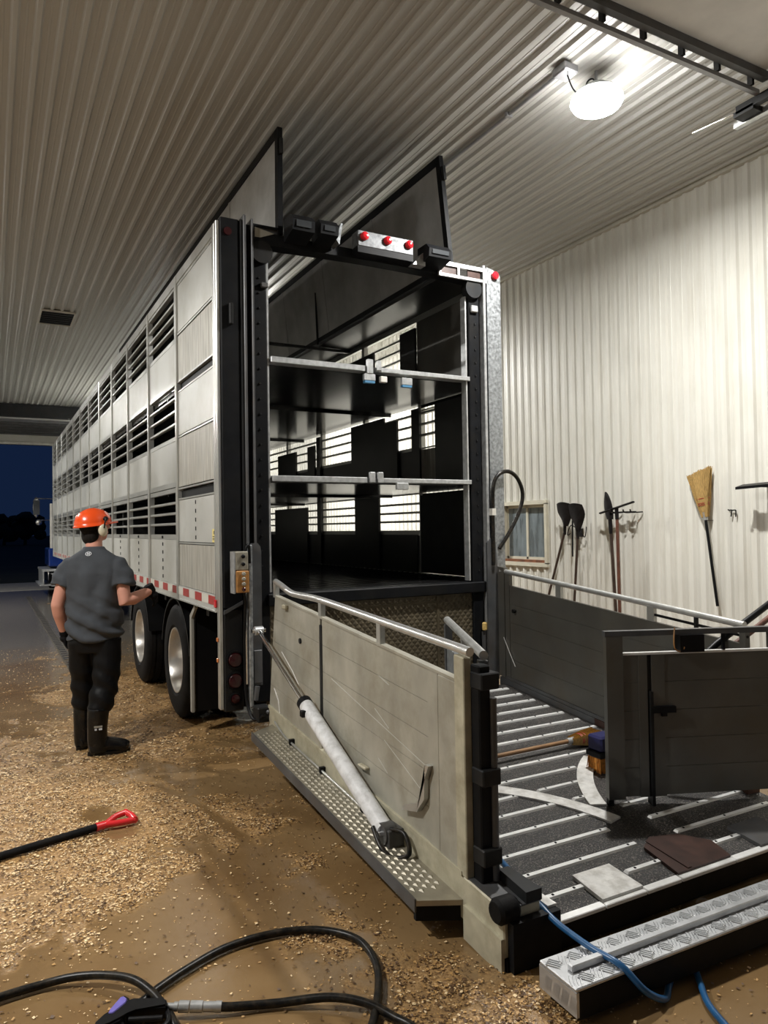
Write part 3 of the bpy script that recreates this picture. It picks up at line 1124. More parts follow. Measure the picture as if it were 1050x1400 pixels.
# slider, plate and control box
sl = bx('slider_channel', 'galvanised', T, .183, .213, -.145, -.09, .45, 1.635, bev=.006)
bm = newbm()
poly = [(.216, -.11, .60), (.292, -.11, .60), (.292, -.11, 1.58), (.285, -.11, 1.62), (.265, -.11, 1.645), (.216, -.11, 1.645)]
prism(bm, poly, (0, 0, 0), (0, .02, 0))
obj('slider_plate', bm, 'grey_steel', T)
bx('slider_plate', 'grey_steel', T, .222, .285, -.13, -.11, .62, .86, bev=.004)
tb('slider_rod', 'chrome', T, [(.168, -.12, 1.4), (.17, -.12, .62)], .008, 8)
cb = bx('control_box', 'box_grey', T, .062, .158, -.215, -.12, 1.455, 1.59, bev=.006)
co_ = bx('control_face', 'box_orange', cb, .066, .160, -.225, -.12, 1.295, 1.452, bev=.006)
bx('control_side', 'galv_bright', cb, .052, .062, -.215, -.12, 1.29, 1.59)
for z, m in ((1.555, 'black_plastic'), (1.50, 'black_plastic'), (1.43, 'box_grey'), (1.395, 'box_grey'), (1.358, 'box_grey'), (1.32, 'red_lens_dark')):
    bm = newbm()
    lathe(bm, [(0, .014), (-.014, .014), (-.018, .009), (-.018, .001)], (.118, -.214 if z > 1.455 else -.224, z), 'Y', 14)
    obj('button', bm, m, cb, smooth=.5)
tb('control_cable', 'black_plastic', T, smooth_pts([(.15, -.17, 1.585), (.165, -.17, 1.63), (.185, -.15, 1.62), (.19, -.15, 1.5)]), .01, 8)
tb('control_cable', 'black_plastic', T, smooth_pts([(.14, -.17, 1.29), (.15, -.17, 1.22), (.155, -.13, 1.1), (.16, -.10, .8), (.165, -.12, .5), (.19, -.2, .38),
                                                     (.24, -.28, .42)]), .012, 8)
# top beam
bm = newbm()
poly = [(.25, 0, 3.90)] + [(.25 + 2.17 * t, 0, 3.90 + .028 * math.sin(math.pi * t)) for t in np.linspace(.1, .9, 9)] + [(2.42, 0, 3.90), (2.42, 0, 4.0), (.25, 0, 4.0)]
prism(bm, poly, (0, -.06, 0), (0, .06, 0))
tbm = obj('top_beam', bm, 'black_steel', T)
for a in ((.26, .275, 3.995, 4.05), (.465, .48, 3.995, 4.05), (.26, .48, 4.035, 4.05)):
    bx('beam_frame', 'black_steel', tbm, a[0], a[1], -.07, .02, a[2], a[3])
bx('beam_plate', 'grey_steel', tbm, .275, .465, -.05, -.045, 3.95, 4.035)
bm = newbm()
prism(bm, [(.285, -.064, 3.955), (.33, -.064, 3.955), (.44, -.064, 4.0), (.285, -.064, 4.03)], (0, 0, 0), (0, .003, 0))
obj('beam_label', bm, 'label_beige', tbm)


def work_lamp(x0, x1, z0, z1, tip):
    bm = newbm()
    poly = [(x0, -.24, z0 + .02), (x0, -.06, z0 - .02), (x0, -.06, z1), (x0, -.20, z1), (x0, -.25, z1 - .05)]
    prism(bm, poly, (0, 0, 0), (x1 - x0, 0, 0))
    w = obj('work_lamp', bm, 'black_steel', T)
    bx('lamp_lens', 'lamp_glass', w, x0 + .03, x1 - .03, -.253, -.235, z0 + .045, z1 - .055)
    return w


work_lamp(.52, .70, 3.97, 4.12, 0)
work_lamp(.75, .90, 3.98, 4.12, 0)
work_lamp(1.72, 1.94, 3.965, 4.10, 0)
bm = newbm()
prism(bm, [(.90, -.19, 4.0), (.945, -.19, 4.13), (.96, -.19, 4.13), (.93, -.19, 3.96)], (0, 0, 0), (0, .12, 0))
obj('lamp_bracket', bm, 'galvanised', T)
bm = newbm()
prism(bm, [(1.62, -.15, 3.93), (1.74, -.15, 4.06), (1.74, -.15, 3.93)], (0, 0, 0), (0, .08, 0))
obj('lamp_bracket', bm, 'galv_bright', T)
lb = bx('light_bar', 'lightbar_grey', T, 1.10, 1.61, -.175, -.06, 3.99, 4.115, bev=.005)
bx('bar_underside', 'black_steel', lb, 1.10, 1.61, -.17, -.06, 3.94, 3.99)
for x in (1.155, 1.365, 1.565):
    bm = newbm()
    lathe(bm, [(0, .034), (-.02, .033), (-.03, .022), (-.034, .002)], (x, -.175, 4.068), 'Y', 18)
    obj('red_lens', bm, 'red_lens', lb, smooth=.5)
for a in ((1.92, 2.42, 4.0, 4.035), (1.92, 2.42, 3.905, 3.93)):
    bx('beam_frame', 'galv_bright', tbm, a[0], a[1], -.085, -.06, a[2], a[3])
for x in (1.92, 2.11, 2.40):
    bx('beam_frame', 'galv_bright', tbm, x, x + .02, -.085, -.06, 3.93, 4.0)
bx('beam_plate', 'rust_reflection_brown', tbm, 1.94, 2.11, -.068, -.062, 3.93, 4.0)  # reddish reflection in the polished panel painted as its colour
bx('beam_plate', 'chrome', tbm, 2.13, 2.22, -.068, -.062, 3.93, 4.0)
bx('beam_plate', 'rust_reflection_brown', tbm, 2.225, 2.36, -.068, -.062, 3.93, 4.0)  # brown again for a painted reflection
# rear frame, right side
bm = newbm()
box(bm, 2.425, 2.575, -.075, .04, .42, 3.96)
prism(bm, [(2.425, -.075, 3.96), (2.575, -.075, 3.96), (2.575, -.075, 3.985), (2.555, -.075, 4.02), (2.425, -.075, 4.055)], (0, 0, 0), (0, .115, 0))
obj('rear_post', bm, 'galvanised', T)
bm = newbm()
lathe(bm, [(0, .036), (-.025, .035), (-.035, .024), (-.04, .002)], (2.508, -.076, 3.985), 'Y', 18)
obj('marker_lens', bm, 'red_lens', T, smooth=.5)
bx('guide_rail', 'black_steel', T, 2.405, 2.424, -.065, .03, .45, 4.05)
bx('guide_rail', 'galv_bright', T, 2.375, 2.402, -.09, .03, .45, 4.06, bev=.004)
bx('lift_column', 'black_steel', T, 2.255, 2.37, -.03, .06, .45, 3.9, bev=.008)
bx('lift_edge', 'galv_bright', T, 2.222, 2.236, -.02, .05, 1.27, 3.78)
for k in range(22):
    z = 1.35 + k * .115
    bx('bolt', 'dark_steel', T, 2.312, 2.324, -.040, -.03, z, z + .012)
bm = newbm()
lathe(bm, [(-.05, .02), (-.05, .085), (.03, .085), (.03, .02)], (2.29, -.02, 3.845), 'Y', 20)
obj('roller', bm, 'dark_steel', T, smooth=.6)
bx('latch', 'galv_bright', T, 2.27, 2.34, -.06, -.03, 3.64, 3.70, bev=.006)
bm = newbm()
poly = [(2.36, -.1, .40), (2.47, -.1, .40), (2.47, -.1, 1.40), (2.45, -.1, 1.62), (2.40, -.1, 1.64), (2.36, -.1, 1.60)]
prism(bm, poly, (0, 0, 0), (0, .02, 0))
obj('slider_plate', bm, 'grey_steel', T)
bx('latch', 'straw_light', T, 2.325, 2.372, -.075, -.045, .83, .90, bev=.008)
bx('latch_plate', 'grey_steel', T, 2.325, 2.365, -.06, -.045, .58, .82)
# hose looping off the right post
tb('air_hose', 'hose_black', T, smooth_pts([(2.421, -.11, 1.40), (2.421, -.11, 1.87), (2.425, -.12, 2.10), (2.49, -.12, 2.205), (2.60, -.12, 2.228), (2.705, -.11, 2.165),
                                             (2.765, -.10, 2.03), (2.73, -.09, 1.87), (2.61, -.09, 1.68), (2.505, -.085, 1.545)]), .018, 10)
bx('hose_collar', 'tape_white', T, 2.40, 2.442, -.13, -.09, 1.84, 1.90)

# deck edge bars with lugs
for z, lugs in ((3.045, ((1.225, .055, 3.00, 3.12), (1.315, .04, 3.03, 3.115))), (2.134, ((1.235, .05, 2.11, 2.20), (1.31, .05, 2.11, 2.20)))):
    bx('deck_edge_bar', 'galv_bright', T, .41, 1.22, -.045, .06, z - .024, z + .022, bev=.004)
    bx('deck_edge_bar', 'galv_bright', T, 1.36, 2.25, -.045, .06, z - .020, z + .018, bev=.004)
    bx('deck_edge_bar', 'galvanised', T, 1.2, 1.38, -.035, .06, z - .02, z + .016)
    for x, w, z0, z1 in lugs:
        bx('lug', 'galv_bright', T, x, x + w, -.065, -.03, z0, z1, bev=.006)
for x, w, z0, z1, m in ((1.20, .10, 2.945, 3.0, 'galv_bright'), (1.35, .06, 2.94, 2.99, 'tape_white'), (1.55, .10, 2.935, 2.995, 'galv_bright')):
    bx('deck_block', m, T, x, x + w, -.06, -.02, z0, z1, bev=.004)
bx('deck_block', 'blue_band', T, 1.205, 1.295, -.058, -.02, 2.925, 2.944)
bx('deck_block', 'blue_band', T, 1.555, 1.645, -.058, -.02, 2.918, 2.934)
bx('deck_block', 'galv_bright', T, 1.49, 1.60, -.055, -.02, 2.06, 2.115, bev=.004)
bx('rear_sill', 'black_steel', T, .36, 2.40, -.06, .12, 1.165, 1.258, bev=.008)


def diamonds(bm, o, u, v, nu, nv, pu, pv, a, b, h):
    """raised lozenges of tread plate: o corner, u/v unit directions"""
    o, u, v = V(o), V(u), V(v)
    n = u.cross(v).normalized()
    for j in range(nv):
        for i in range(nu):
            c = o + u * ((i + .5 + (.5 if j % 2 else 0)) * pu) + v * ((j + .5) * pv)
            p = [bm.verts.new(c + d) for d in (u * a, v * b, -u * a, -v * b)]
            t = [bm.verts.new(c + d * .35 + n * h) for d in (u * a, v * b, -u * a, -v * b)]
            bm.faces.new(t)
            for q in range(4):
                w = (q + 1) % 4
                bm.faces.new((p[q], p[w], t[w], t[q]))


kp = bx('kick_panel', 'checker_dirty', T, .36, 2.40, -.004, .006, .38, 1.165)
bm = newbm()
diamonds(bm, (.37, -.004, .40), (1, 0, 0), (0, 0, 1), 36, 24, .055, .031, .026, .028, .005)
obj('tread_pattern', bm, 'checker_dirty', kp)['kind'] = 'stuff'
bx('seam_strip', 'checker_dirty', kp, 1.885, 1.91, -.014, -.004, .40, 1.15)
bx('seam_strip', 'checker_dirty', kp, .9, 1.885, -.012, -.004, 1.10, 1.115)
bx('sticker', 'sticker_yellow', T, .002, .0055, .045, .17, 1.655, 1.755)
bm = newbm()
for z in (1.672, 1.682, 1.697):
    box(bm, .0008, .0019, .06, .155, z, z + .005)
box(bm, .0008, .0019, .09, .125, 1.715, 1.74)
obj('sticker_print', bm, 'ink', T)

# running gear
for x in (.72, 1.76):
    bx('chassis_beam', 'black_steel', T, x, x + .10, .25, 13.6, .92, 1.165)
for k in range(9):
    bx('cross_beam', 'black_steel', T, .06, W - .06, .5 + k * 1.6, .58 + k * 1.6, 1.06, 1.165)
RW = .53


def tire_mesh(w=.275):
    bm = newbm()
    h = w / 2
    lathe(bm, [(-h + .02, .30), (-h, .33), (-h - .004, .40), (-h + .004, .47), (-h + .022, .51), (-h + .045, RW), (-.05, RW + .004), (-.045, RW - .012), (-.03, RW - .012),
               (-.025, RW + .005), (.025, RW + .005), (.03, RW - .012), (.045, RW - .012), (.05, RW + .004), (h - .045, RW), (h - .022, .51), (h - .004, .47),
               (h + .004, .40), (h, .33), (h - .02, .30)], (0, 0, 0), 'X', 48, close=True)
    me = finish(bm)
    auto_smooth(me, .5)
    return me


def rim_mesh():
    bm = newbm()
    lathe(bm, [(-.118, .305), (-.130, .303), (-.128, .290), (-.10, .276), (.0, .262), (.07, .255), (.095, .225), (.10, .16), (.085, .12), (.03, .115), (.005, .09), (.0, .001)],
          (0, 0, 0), 'X', 40, cap0=False)
    me = finish(bm)
    auto_smooth(me, .6)
    return me


TIRE, RIM = tire_mesh(), rim_mesh()


def wheel(parent, x, y, flip):
    t = bpy.data.objects.new('wheel', TIRE)
    if not TIRE.materials:
        TIRE.materials.append(MATS['rubber'])
        RIM.materials.append(MATS['rim_alu'])
    COL.objects.link(t)
    t.parent = parent
    WLOC[t] = V((x, y, RW + .002))
    t.location = WLOC[t] - WLOC[parent]
    r = bpy.data.objects.new('rim', RIM)
    COL.objects.link(r)
    r.parent = t
    if flip:
        t.rotation_euler = (0, 0, math.pi)
    WLOC[r] = WLOC[t]
    return t


for y in (1.70, 3.55):
    for x, fl_ in ((.185, False), (.50, True), (W - .50, False), (W - .185, True)):
        wheel(T, x, y, fl_)
    bm = newbm()
    tube(bm, [(.3, y, RW), (W - .3, y, RW)], .065, 12)
    obj('axle', bm, 'black_steel', T)
    for x0 in (.05, W - .67):
        bm = newbm()
        ri, ro, m = .575, .592, 18
        prev = None
        pts = []
        for q in range(m + 1):
            t = math.radians(12 + 156 * q / m)
            pts.append((math.cos(t), math.sin(t)))
        poly = [(x0, y + c * ro, RW + s * ro) for c, s in pts] + [(x0, y + c * ri, RW + s * ri) for c, s in pts[::-1]]
        vs = [[bm.verts.new(V(p) + V((dx, 0, 0))) for p in poly] for dx in (0, .62)]
        n = len(poly)
        h = n // 2
        for q in range(n):
            w = (q + 1) % n
            bm.faces.new((vs[0][q], vs[0][w], vs[1][w], vs[1][q]))
        for s in (0, 1):
            for q in range(h - 1):
                bm.faces.new((vs[s][q], vs[s][q + 1], vs[s][n - 2 - q], vs[s][n - 1 - q]))
        obj('mudguard', bm, 'black_plastic', T)
    for s in (0, 1):
        x = .62 if s == 0 else W - .72
        bx('suspension_hanger', 'black_steel', T, x, x + .1, y - .12, y + .12, RW, .95)
# mud flaps behind the rear wheels
for x0 in (.04, W - .70):
    bx('mud_flap', 'black_plastic', T, x0 + .025, x0 + .66, .985, 1.0, .20, 1.06)
bm = newbm()
prism(bm, [(.03, 1.02, .20), (.03, .965, .20), (.03, .965, 1.00), (.03, .83, 1.10), (.03, .86, 1.12), (.03, 1.02, 1.02)], (0, 0, 0), (.022, 0, 0))
obj('mud_flap_edge', bm, 'mud_board', T)
bx('rear_bumper', 'black_steel', T, .2, W - .2, .12, .22, .40, .52)
for x in (.5, 1.9):
    bx('bumper_bracket', 'black_steel', T, x, x + .08, .14, .22, .5, 1.165)

# ------------------------------------------------------------------ tail lift ramp: a tilted deck with side gates
RS, RZ = .085, .40


def shear(vs):
    for v in vs:
        v.co.z += RZ + RS * v.co.y


def rbox(name, m, parent, x0, x1, y0, y1, h0, h1, bev=0.0):
    bm = newbm()
    box(bm, x0, x1, y0, y1, h0, h1, bev=bev)
    shear(bm.verts)
    return obj(name, bm, m, parent)


R = thing('loading_ramp', (1.4, -1.6, 0), 'tilted loading ramp with aluminium side gates behind the trailer', 'ramp')
# black rubber, pale grit specks with the wet sparkle put into their colour
gm = MATS['grit_rubber']
N, L = gm.node_tree.nodes, gm.node_tree.links
b = N['Principled BSDF']
geo = N.new('ShaderNodeNewGeometry')
gn = N.new('ShaderNodeTexNoise')
gn.inputs['Scale'].default_value = 120
gn.inputs['Detail'].default_value = 3
gn.inputs['Roughness'].default_value = .8
L.new(geo.outputs['Position'], gn.inputs['Vector'])
gr_ = N.new('ShaderNodeValToRGB')
gr_.color_ramp.elements[0].position = .53
gr_.color_ramp.elements[0].color = (.006, .006, .0065, 1)
gr_.color_ramp.elements[1].position = .63
gr_.color_ramp.elements[1].color = (.26, .23, .20, 1)
L.new(gn.outputs['Fac'], gr_.inputs[0])
L.new(gr_.outputs[0], b.inputs['Base Color'])
gb = N.new('ShaderNodeBump')
gb.inputs['Strength'].default_value = .9
gb.inputs['Distance'].default_value = .006
L.new(gn.outputs['Fac'], gb.inputs['Height'])
L.new(gb.outputs[0], b.inputs['Normal'])
b.inputs['Roughness'].default_value = .32

rbox('deck', 'grit_rubber', R, .47, 2.44, -2.985, -.22, -.03, 0)
rbox('deck_frame', 'black_steel', R, .34, 2.46, -2.98, -.2, -.14, -.031)
rbox('front_face', 'black_steel', R, .50, 2.46, -3.0, -2.981, -.12, -.006)
for a, c in ((.53, .785), (.79, 1.03), (1.035, 1.25), (1.255, 1.625), (1.63, 2.45)):
    rbox('edge_strip', 'slat_alu', R, a, c, -3.024, -2.986, -.012, .006, bev=.003)
slats = []
YK = [-2.87 + .168 * k for k in range(16)]
SEG = {0: ((.58, .80), (1.07, 1.30), (1.63, 1.85)), 1: ((.585, 1.305), (1.60, 2.34)), 2: ((.60, 1.29), (1.60, 2.34)), 3: ((.62, 1.30), (1.57, 2.2)),
       4: ((.52, 1.235), (1.38, 1.47)), 5: ((.52, 1.135), (1.27, 1.57)), 6: ((.52, .96), (1.12, 1.70)), 7: ((.52, 2.10),)}
bolts = newbm()
for k, y in enumerate(YK):
    for a, c in SEG.get(k, ((.52, 2.36),)):
        bm = newbm()
        prism(bm, [(a, y - .016, 0), (a, y + .016, 0), (a + .012, y + .011, .013), (a + .012, y - .011, .013)], (0, 0, 0), (.001, 0, 0))
        bm.free()
        bm = newbm()
        v = [bm.verts.new(p) for p in ((a - .010, y - .014, 0), (c + .010, y - .014, 0), (c + .010, y + .014, 0), (a - .010, y + .014, 0),
                                       (a, y - .011, .010), (c, y - .011, .010), (c, y + .011, .010), (a, y + .011, .010))]
        for f in ((4, 5, 6, 7), (0, 1, 5, 4), (1, 2, 6, 5), (2, 3, 7, 6), (3, 0, 4, 7)):
            bm.faces.new([v[i] for i in f])
        shear(bm.verts)
        obj('grip_slat', bm, 'slat_alu', R)
        n = max(2, int((c - a) / .2))
        for x in np.linspace(a + .05, c - .05, n):
            box(bolts, x - .005, x + .005, y - .005, y + .005, .009, .0125)
shear(bolts.verts)
obj('bolt_heads', bolts, 'black_steel', R)['kind'] = 'stuff'


def arc_strip(name, c, r0, r1, a0, a1, n=22, h=.012):
    bm = newbm()
    rings = []
    for i in range(n + 1):
        t = math.radians(a0 + (a1 - a0) * i / n)
        rings.append([bm.verts.new((c[0] + r * math.cos(t), c[1] + r * math.sin(t), z)) for r, z in ((r0, .001), (r0, h), (r1, h), (r1, .001))])
    for a, b2 in zip(rings, rings[1:]):
        for q in range(3):
            bm.faces.new((a[q], a[q + 1], b2[q + 1], b2[q]))
    bm.faces.new(rings[0])
    bm.faces.new(rings[-1])
    shear(bm.verts)
    return obj(name, bm, 'white_strip', R)


arc_strip('swing_arc', (.33, -2.75), 1.055, 1.150, 14, 54)
arc_strip('swing_arc', (2.47, -2.75), 1.065, 1.160, 157, 121)


def rplate(name, m, pts, h0, h1):
    bm = newbm()
    vs = prism(bm, [(x, y, 0) for x, y in pts], (0, 0, h0), (0, 0, h1))
    shear(vs)
    return obj(name, bm, m, R)


rplate('cover_plate', 'white_strip', [(.79, -3.0), (1.028, -3.0), (1.028, -2.80), (.805, -2.80)], .001, .018)
rplate('cover_plate', 'grey_steel', [(1.84, -3.0), (2.10, -3.0), (2.10, -2.80), (1.86, -2.80)], .001, .018)
rplate('cover_plate', 'rust_reflection_brown', [(1.257, -2.995), (1.62, -2.995), (1.66, -2.86), (1.56, -2.74), (1.40, -2.70), (1.30, -2.76)], .001, .016)
rplate('cover_plate', 'rust_reflection_brown', [(1.33, -2.99), (1.355, -2.99), (1.37, -2.72), (1.345, -2.73)], .017, .021)
# left side beam, step plate, kick strip
rbox('side_beam', 'beige_paint', R, .285, .470, -2.98, -.24, -.10, .088, bev=.006)
rbox('beam_cap', 'grey_steel', R, .29, .47, -2.985, -2.45, .0885, .094)
rplate('deck_side_strip', 'white_strip', [(.471, -2.50), (.495, -2.50), (.545, -2.99), (.50, -2.99)], .002, .06)
rplate('deck_side_strip', 'slat_alu', [(.50, -2.66), (.515, -2.66), (.565, -2.985), (.545, -2.995)], .002, .022)
rplate('corner_bracket', 'dark_steel', [(.39, -2.99), (.47, -2.99), (.45, -2.80), (.40, -2.80)], .095, .14)
bm = newbm()
lathe(bm, [(-.05, .001), (-.05, .04), (-.035, .052), (.035, .052), (.05, .04), (.05, .001)], (.31, -2.955, .225), 'X', 16)
obj('rubber_buffer', bm, 'rubber', R, smooth=.6)
rplate('end_cap', 'black_steel', [(.30, -3.02), (.54, -3.02), (.54, -2.985), (.30, -2.985)], -.14, .05)
rplate('corner_foot', 'beige_paint', [(.27, -2.98), (.285, -2.98), (.285, -2.72), (.27, -2.72)], -.16, -.02)
rplate('corner_foot', 'black_steel', [(.29, -2.99), (.50, -2.99), (.50, -2.70), (.29, -2.70)], -.19, -.101)
st = rplate('side_step', 'checker_step', [(.10, -2.62), (.285, -2.70), (.285, -.33), (.10, -.44)], -.035, -.012)
bm = newbm()
diamonds(bm, (.115, -.46, -.012), (0, -1, 0), (1, 0, 0), 42, 5, .050, .031, .023, .014, .006)
shear(bm.verts)
obj('tread_pattern', bm, 'checker_step', st)['kind'] = 'stuff'
rplate('step_lip', 'grey_steel', [(.092, -2.62), (.10, -2.62), (.10, -.44), (.092, -.44)], -.06, -.004)
rplate('step_skirt', 'black_steel', [(.11, -2.60), (.285, -2.68), (.285, -2.66), (.11, -2.58)], -.11, -.036)
tb('grease_pipe', 'pipe', R, smooth_pts([(.27, -.42, .40), (.265, -.55, .37), (.262, -.7, .345), (.262, -1.3, .295), (.262, -2.0, .235)]), .007, 8)
for y in (-.75, -1.25, -1.8):
    bx('pipe_clip', 'black_steel', R, .25, .284, y - .012, y + .012, .40 + RS * y - .01, .40 + RS * y + .025)

# left side gate
GX0, GX1 = .288, .318
lg = rbox('side_gate', 'alu_gate', R, GX0, GX1, -2.52, -2.43, .105, .905, bev=.003)


def planks(parent, x0, x1, ya, yb, h0, h1, n, m, slant=0.0):
    hh = (h1 - h0) / n
    for i in range(n):
        a, c = h0 + i * hh + .0012, h0 + (i + 1) * hh - .0012
        bm = newbm()
        sa, sc = slant * (a - h0) / (h1 - h0), slant * (c - h0) / (h1 - h0)
        vs = prism(bm, [(x0, ya, a), (x0, yb - sa, a), (x0, yb - sc, c), (x0, ya, c)], (0, 0, 0), (x1 - x0, 0, 0))
        shear(vs)
        obj('plank', bm, m, parent)


planks(lg, GX0 + .003, GX1 - .003, -1.19, -.26, .105, .905, 5, 'alu_gate', .14)
planks(lg, GX0 + .003, GX1 - .003, -2.43, -1.22, .105, .905, 5, 'alu_gate')
rbox('stile', 'dark_steel', lg, GX0 - .002, GX1, -1.222, -1.188, .20, .86)
rbox('stile', 'alu_gate', lg, GX0 - .004, GX1, -2.70, -2.525, .10, .90, bev=.004)
rbox('stile', 'beige_paint', lg, GX0 - .006, GX1 + .004, -2.735, -2.66, .09, 1.02, bev=.004)
rbox('top_cap', 'alu_gate', lg, GX0 - .004, GX1 + .004, -2.66, -.42, .902, .915)
rbox('bottom_cap', 'beige_paint', lg, GX0 - .010, GX1 + .006, -2.70, -.26, .088, .108)
rail_pts = [(.30, -.39, 1.20), (.30, -.39, 1.375), (.30, -.50, 1.355), (.30, -.68, 1.318), (.30, -.85, 1.312), (.30, -1.2, 1.308), (.30, -1.96, 1.262), (.30, -2.58, 1.226),
            (.30, -2.76, 1.214)]
tb('hand_rail', 'pipe', lg, smooth_pts(rail_pts[1:], 5), .021, 12)
for y, w in ((-.40, .022), (-1.20, .02), (-1.96, .02)):
    z1 = 1.375 if y > -.5 else (1.308 if y > -1.5 else 1.262)
    bx('rail_post', 'aluminium', lg, .285, .315, y - w, y + w, RZ + RS * y + .90, z1)
bm = newbm()
box(bm, .262, .290, -.66, -.60, 1.205, 1.235, bev=.006)
obj('lug', bm, 'beige_paint', lg)
bx('lug', 'beige_paint', lg, .262, .290, -1.83, -1.74, .46, .475, bev=.004)
bm = newbm()
lathe(bm, [(-.003, .018), (0.004, .018)], (.286, -.87, 1.02), 'X', 14)
obj('hole_plug', bm, 'dark_steel', lg)
bm = newbm()
prism(bm, [(0, -2.47, .66), (0, -2.44, .66), (0, -2.43, .50), (0, -2.36, .42), (0, -2.22, .385), (0, -2.24, .415), (0, -2.36, .46), (0, -2.40, .52)], (.262, 0, 0), (.287, 0, 0))
obj('latch_hook', bm, 'aluminium', lg)
bx('end_post', 'black_steel', R, .315, .375, -2.80, -2.735, .20, 1.16, bev=.006)
tb('hinge_pin', 'grey_steel', R, [(.385, -2.80, .26), (.385, -2.80, 1.02)], .017, 10)
for z in (.33, .66, 1.06):
    bx('hinge_clamp', 'dark_steel', R, .310, .405, -2.825, -2.74, z, z + .07, bev=.005)
for pts in (((-.52, .90), (-.72, .80), (-.93, .66)), ((-.36, .62), (-.44, .55), (-.47, .46)), ((-1.95, .98), (-2.06, .95)), ((-1.9, .80), (-2.05, .73)), ((-2.0, .66), (-2.35, .52)), ((-1.93, .55), (-2.03, .50)),
            ((-1.35, .86), (-2.6, .60))):
    tb('scratch', 'slat_alu' if len(pts) == 3 else 'alu_panel', lg, [(GX0 + .0028, y, z) for y, z in pts], .0035 if len(pts) == 3 else .0022, 5)
# folded half gate behind it
h0, h1 = V((.40, -2.72)), V((.83, -1.78))
dv = (h1 - h0).normalized()
nv = V((-dv.y, dv.x))


def gate_slab(name, m, parent, o, d, n, a, c, t, z0, z1):
    bm = newbm()
    p = [o + d * a - n * t, o + d * c - n * t, o + d * c + n * t, o + d * a + n * t]
    prism(bm, [(q.x, q.y, 0) for q in p], (0, 0, z0), (0, 0, z1))
    return obj(name, bm, m, parent)


hg = gate_slab('half_gate', 'galvanised', R, h0, dv, nv, .03, 1.0, .012, .36, 1.07)
gate_slab('stile', 'grey_steel', hg, h0, dv, nv, 0, .05, .02, .30, 1.16)
gate_slab('stile', 'grey_steel', hg, h0, dv, nv, .98, 1.03, .02, .36, 1.19)
tb('hand_rail', 'pipe', hg, [(h0.x, h0.y, 1.185), (h1.x, h1.y, 1.21)], .021, 12)
gate_slab('rail_post', 'pipe', hg, h0, dv, nv, .5, .53, .01, 1.06, 1.2)
# hydraulic cylinder
A, B = V((.222, -.235, 1.018)), V((.222, -2.14, .255))
u = (B - A).normalized()
hc = tb('hydraulic_cylinder', 'white_paint', R, [A + u * .93, A + u * .95, A + u * 1.02, B - u * .02], [.036, .043, .045, .045], 18)
tb('piston_rod', 'chrome', hc, [A, A + u * .96], .018, 12)
tb('gland', 'black_steel', hc, [A + u * .915, A + u * .955], .047, 16)
for p, r in ((A, .032), (B, .052)):
    bm = newbm()
    lathe(bm, [(-.03, .012), (-.03, r), (.03, r), (.03, .012)], p, 'X', 18, close=True)
    obj('eye', bm, 'grey_steel' if r > .04 else 'galv_bright', hc, smooth=.6)
    tb('pin', 'chrome', hc, [p + V((-.05, 0, 0)), p + V((.05, 0, 0))], .016, 10)
pA = A + u * 1.02 + V((-.035, 0, .02))
bm = newbm()
box(bm, -.02, .02, -.02, .02, -.02, .02, bev=.005, M=Matrix.Translation(A + u * 1.03 + V((-.045, 0, .0))))
obj('port', bm, 'black_steel', hc)
bx('cylinder_bracket', 'grey_steel', R, .20, .285, -2.2, -2.08, .20, .285, bev=.004)
tb('hydraulic_hose', 'hose_black', hc, smooth_pts([B + V((-.05, .05, .02)), B + V((-.06, -.05, -.04)), B + V((-.03, -.12, -.07)), B + V((.02, -.18, -.04)), B + V((.03, -.12, .03)),
                                                   B + V((.0, -.04, .03))]), .012, 8)
tb('hydraulic_pipe', 'hose_black', hc, [A + u * 1.05 + V((.052, 0, .0)), A + u * 1.5 + V((.054, 0, -.01)), B + V((.05, .05, .0))], .008, 8)
for p, q in (((.225, -.14, .50), (.24, -.14, .60)), ((.23, -.2, .45), (.29, -.26, .43))):
    tb('pivot_bracket', 'grey_steel', R, [p, q], .02, 8)
bx('pivot_block', 'dark_steel', R, .20, .30, -.26, -.14, .36, .47, bev=.01)

# right side gate
r0, r1 = V((2.475, -.12)), V((2.375, -2.58))
rd = (r1 - r0).normalized()
rn = V((-rd.y, rd.x))


def rslab(name, m, parent, a, c, t, hh0, hh1, off=0.0):
    bm = newbm()
    o = r0 + rn * off
    p = [o + rd * a - rn * t, o + rd * c - rn * t, o + rd * c + rn * t, o + rd * a + rn * t]
    vs = prism(bm, [(q.x, q.y, 0) for q in p], (0, 0, hh0), (0, 0, hh1))
    shear(vs)
    return obj(name, bm, m, parent)


rg = rslab('side_gate', 'alu_gate_shaded', R, 0.10, .16, .018, .06, .95)
for i in range(5):
    a = .065 + i * .158
    rslab('plank', 'alu_gate_shaded', rg, .16, 2.42, .013, a + .001, a + .157)
rslab('bottom_cap', 'grey_steel', rg, .1, 2.44, .022, .045, .07)
rslab('stile', 'alu_gate_shaded', rg, .0, .09, .02, .05, 1.0)
rslab('stile', 'alu_gate_shaded', rg, 2.42, 2.46, .02, .05, .95)
zz = lambda y: RZ + RS * y + .965
tb('hand_rail', 'pipe', rg, smooth_pts([(2.472, -.14, zz(-.14)), (2.47, -.3, zz(-.3)), (2.43, -1.2, zz(-1.2)), (2.375, -2.56, zz(-2.56))], 4), .021, 12)
for a in (.80, 1.74):
    rslab('rail_post', 'aluminium', rg, a - .03, a + .03, .014, .855, .96)
for a in (2.1,):
    rslab('rail_post', 'dark_steel', rg, a - .01, a + .01, .01, .855, .96)
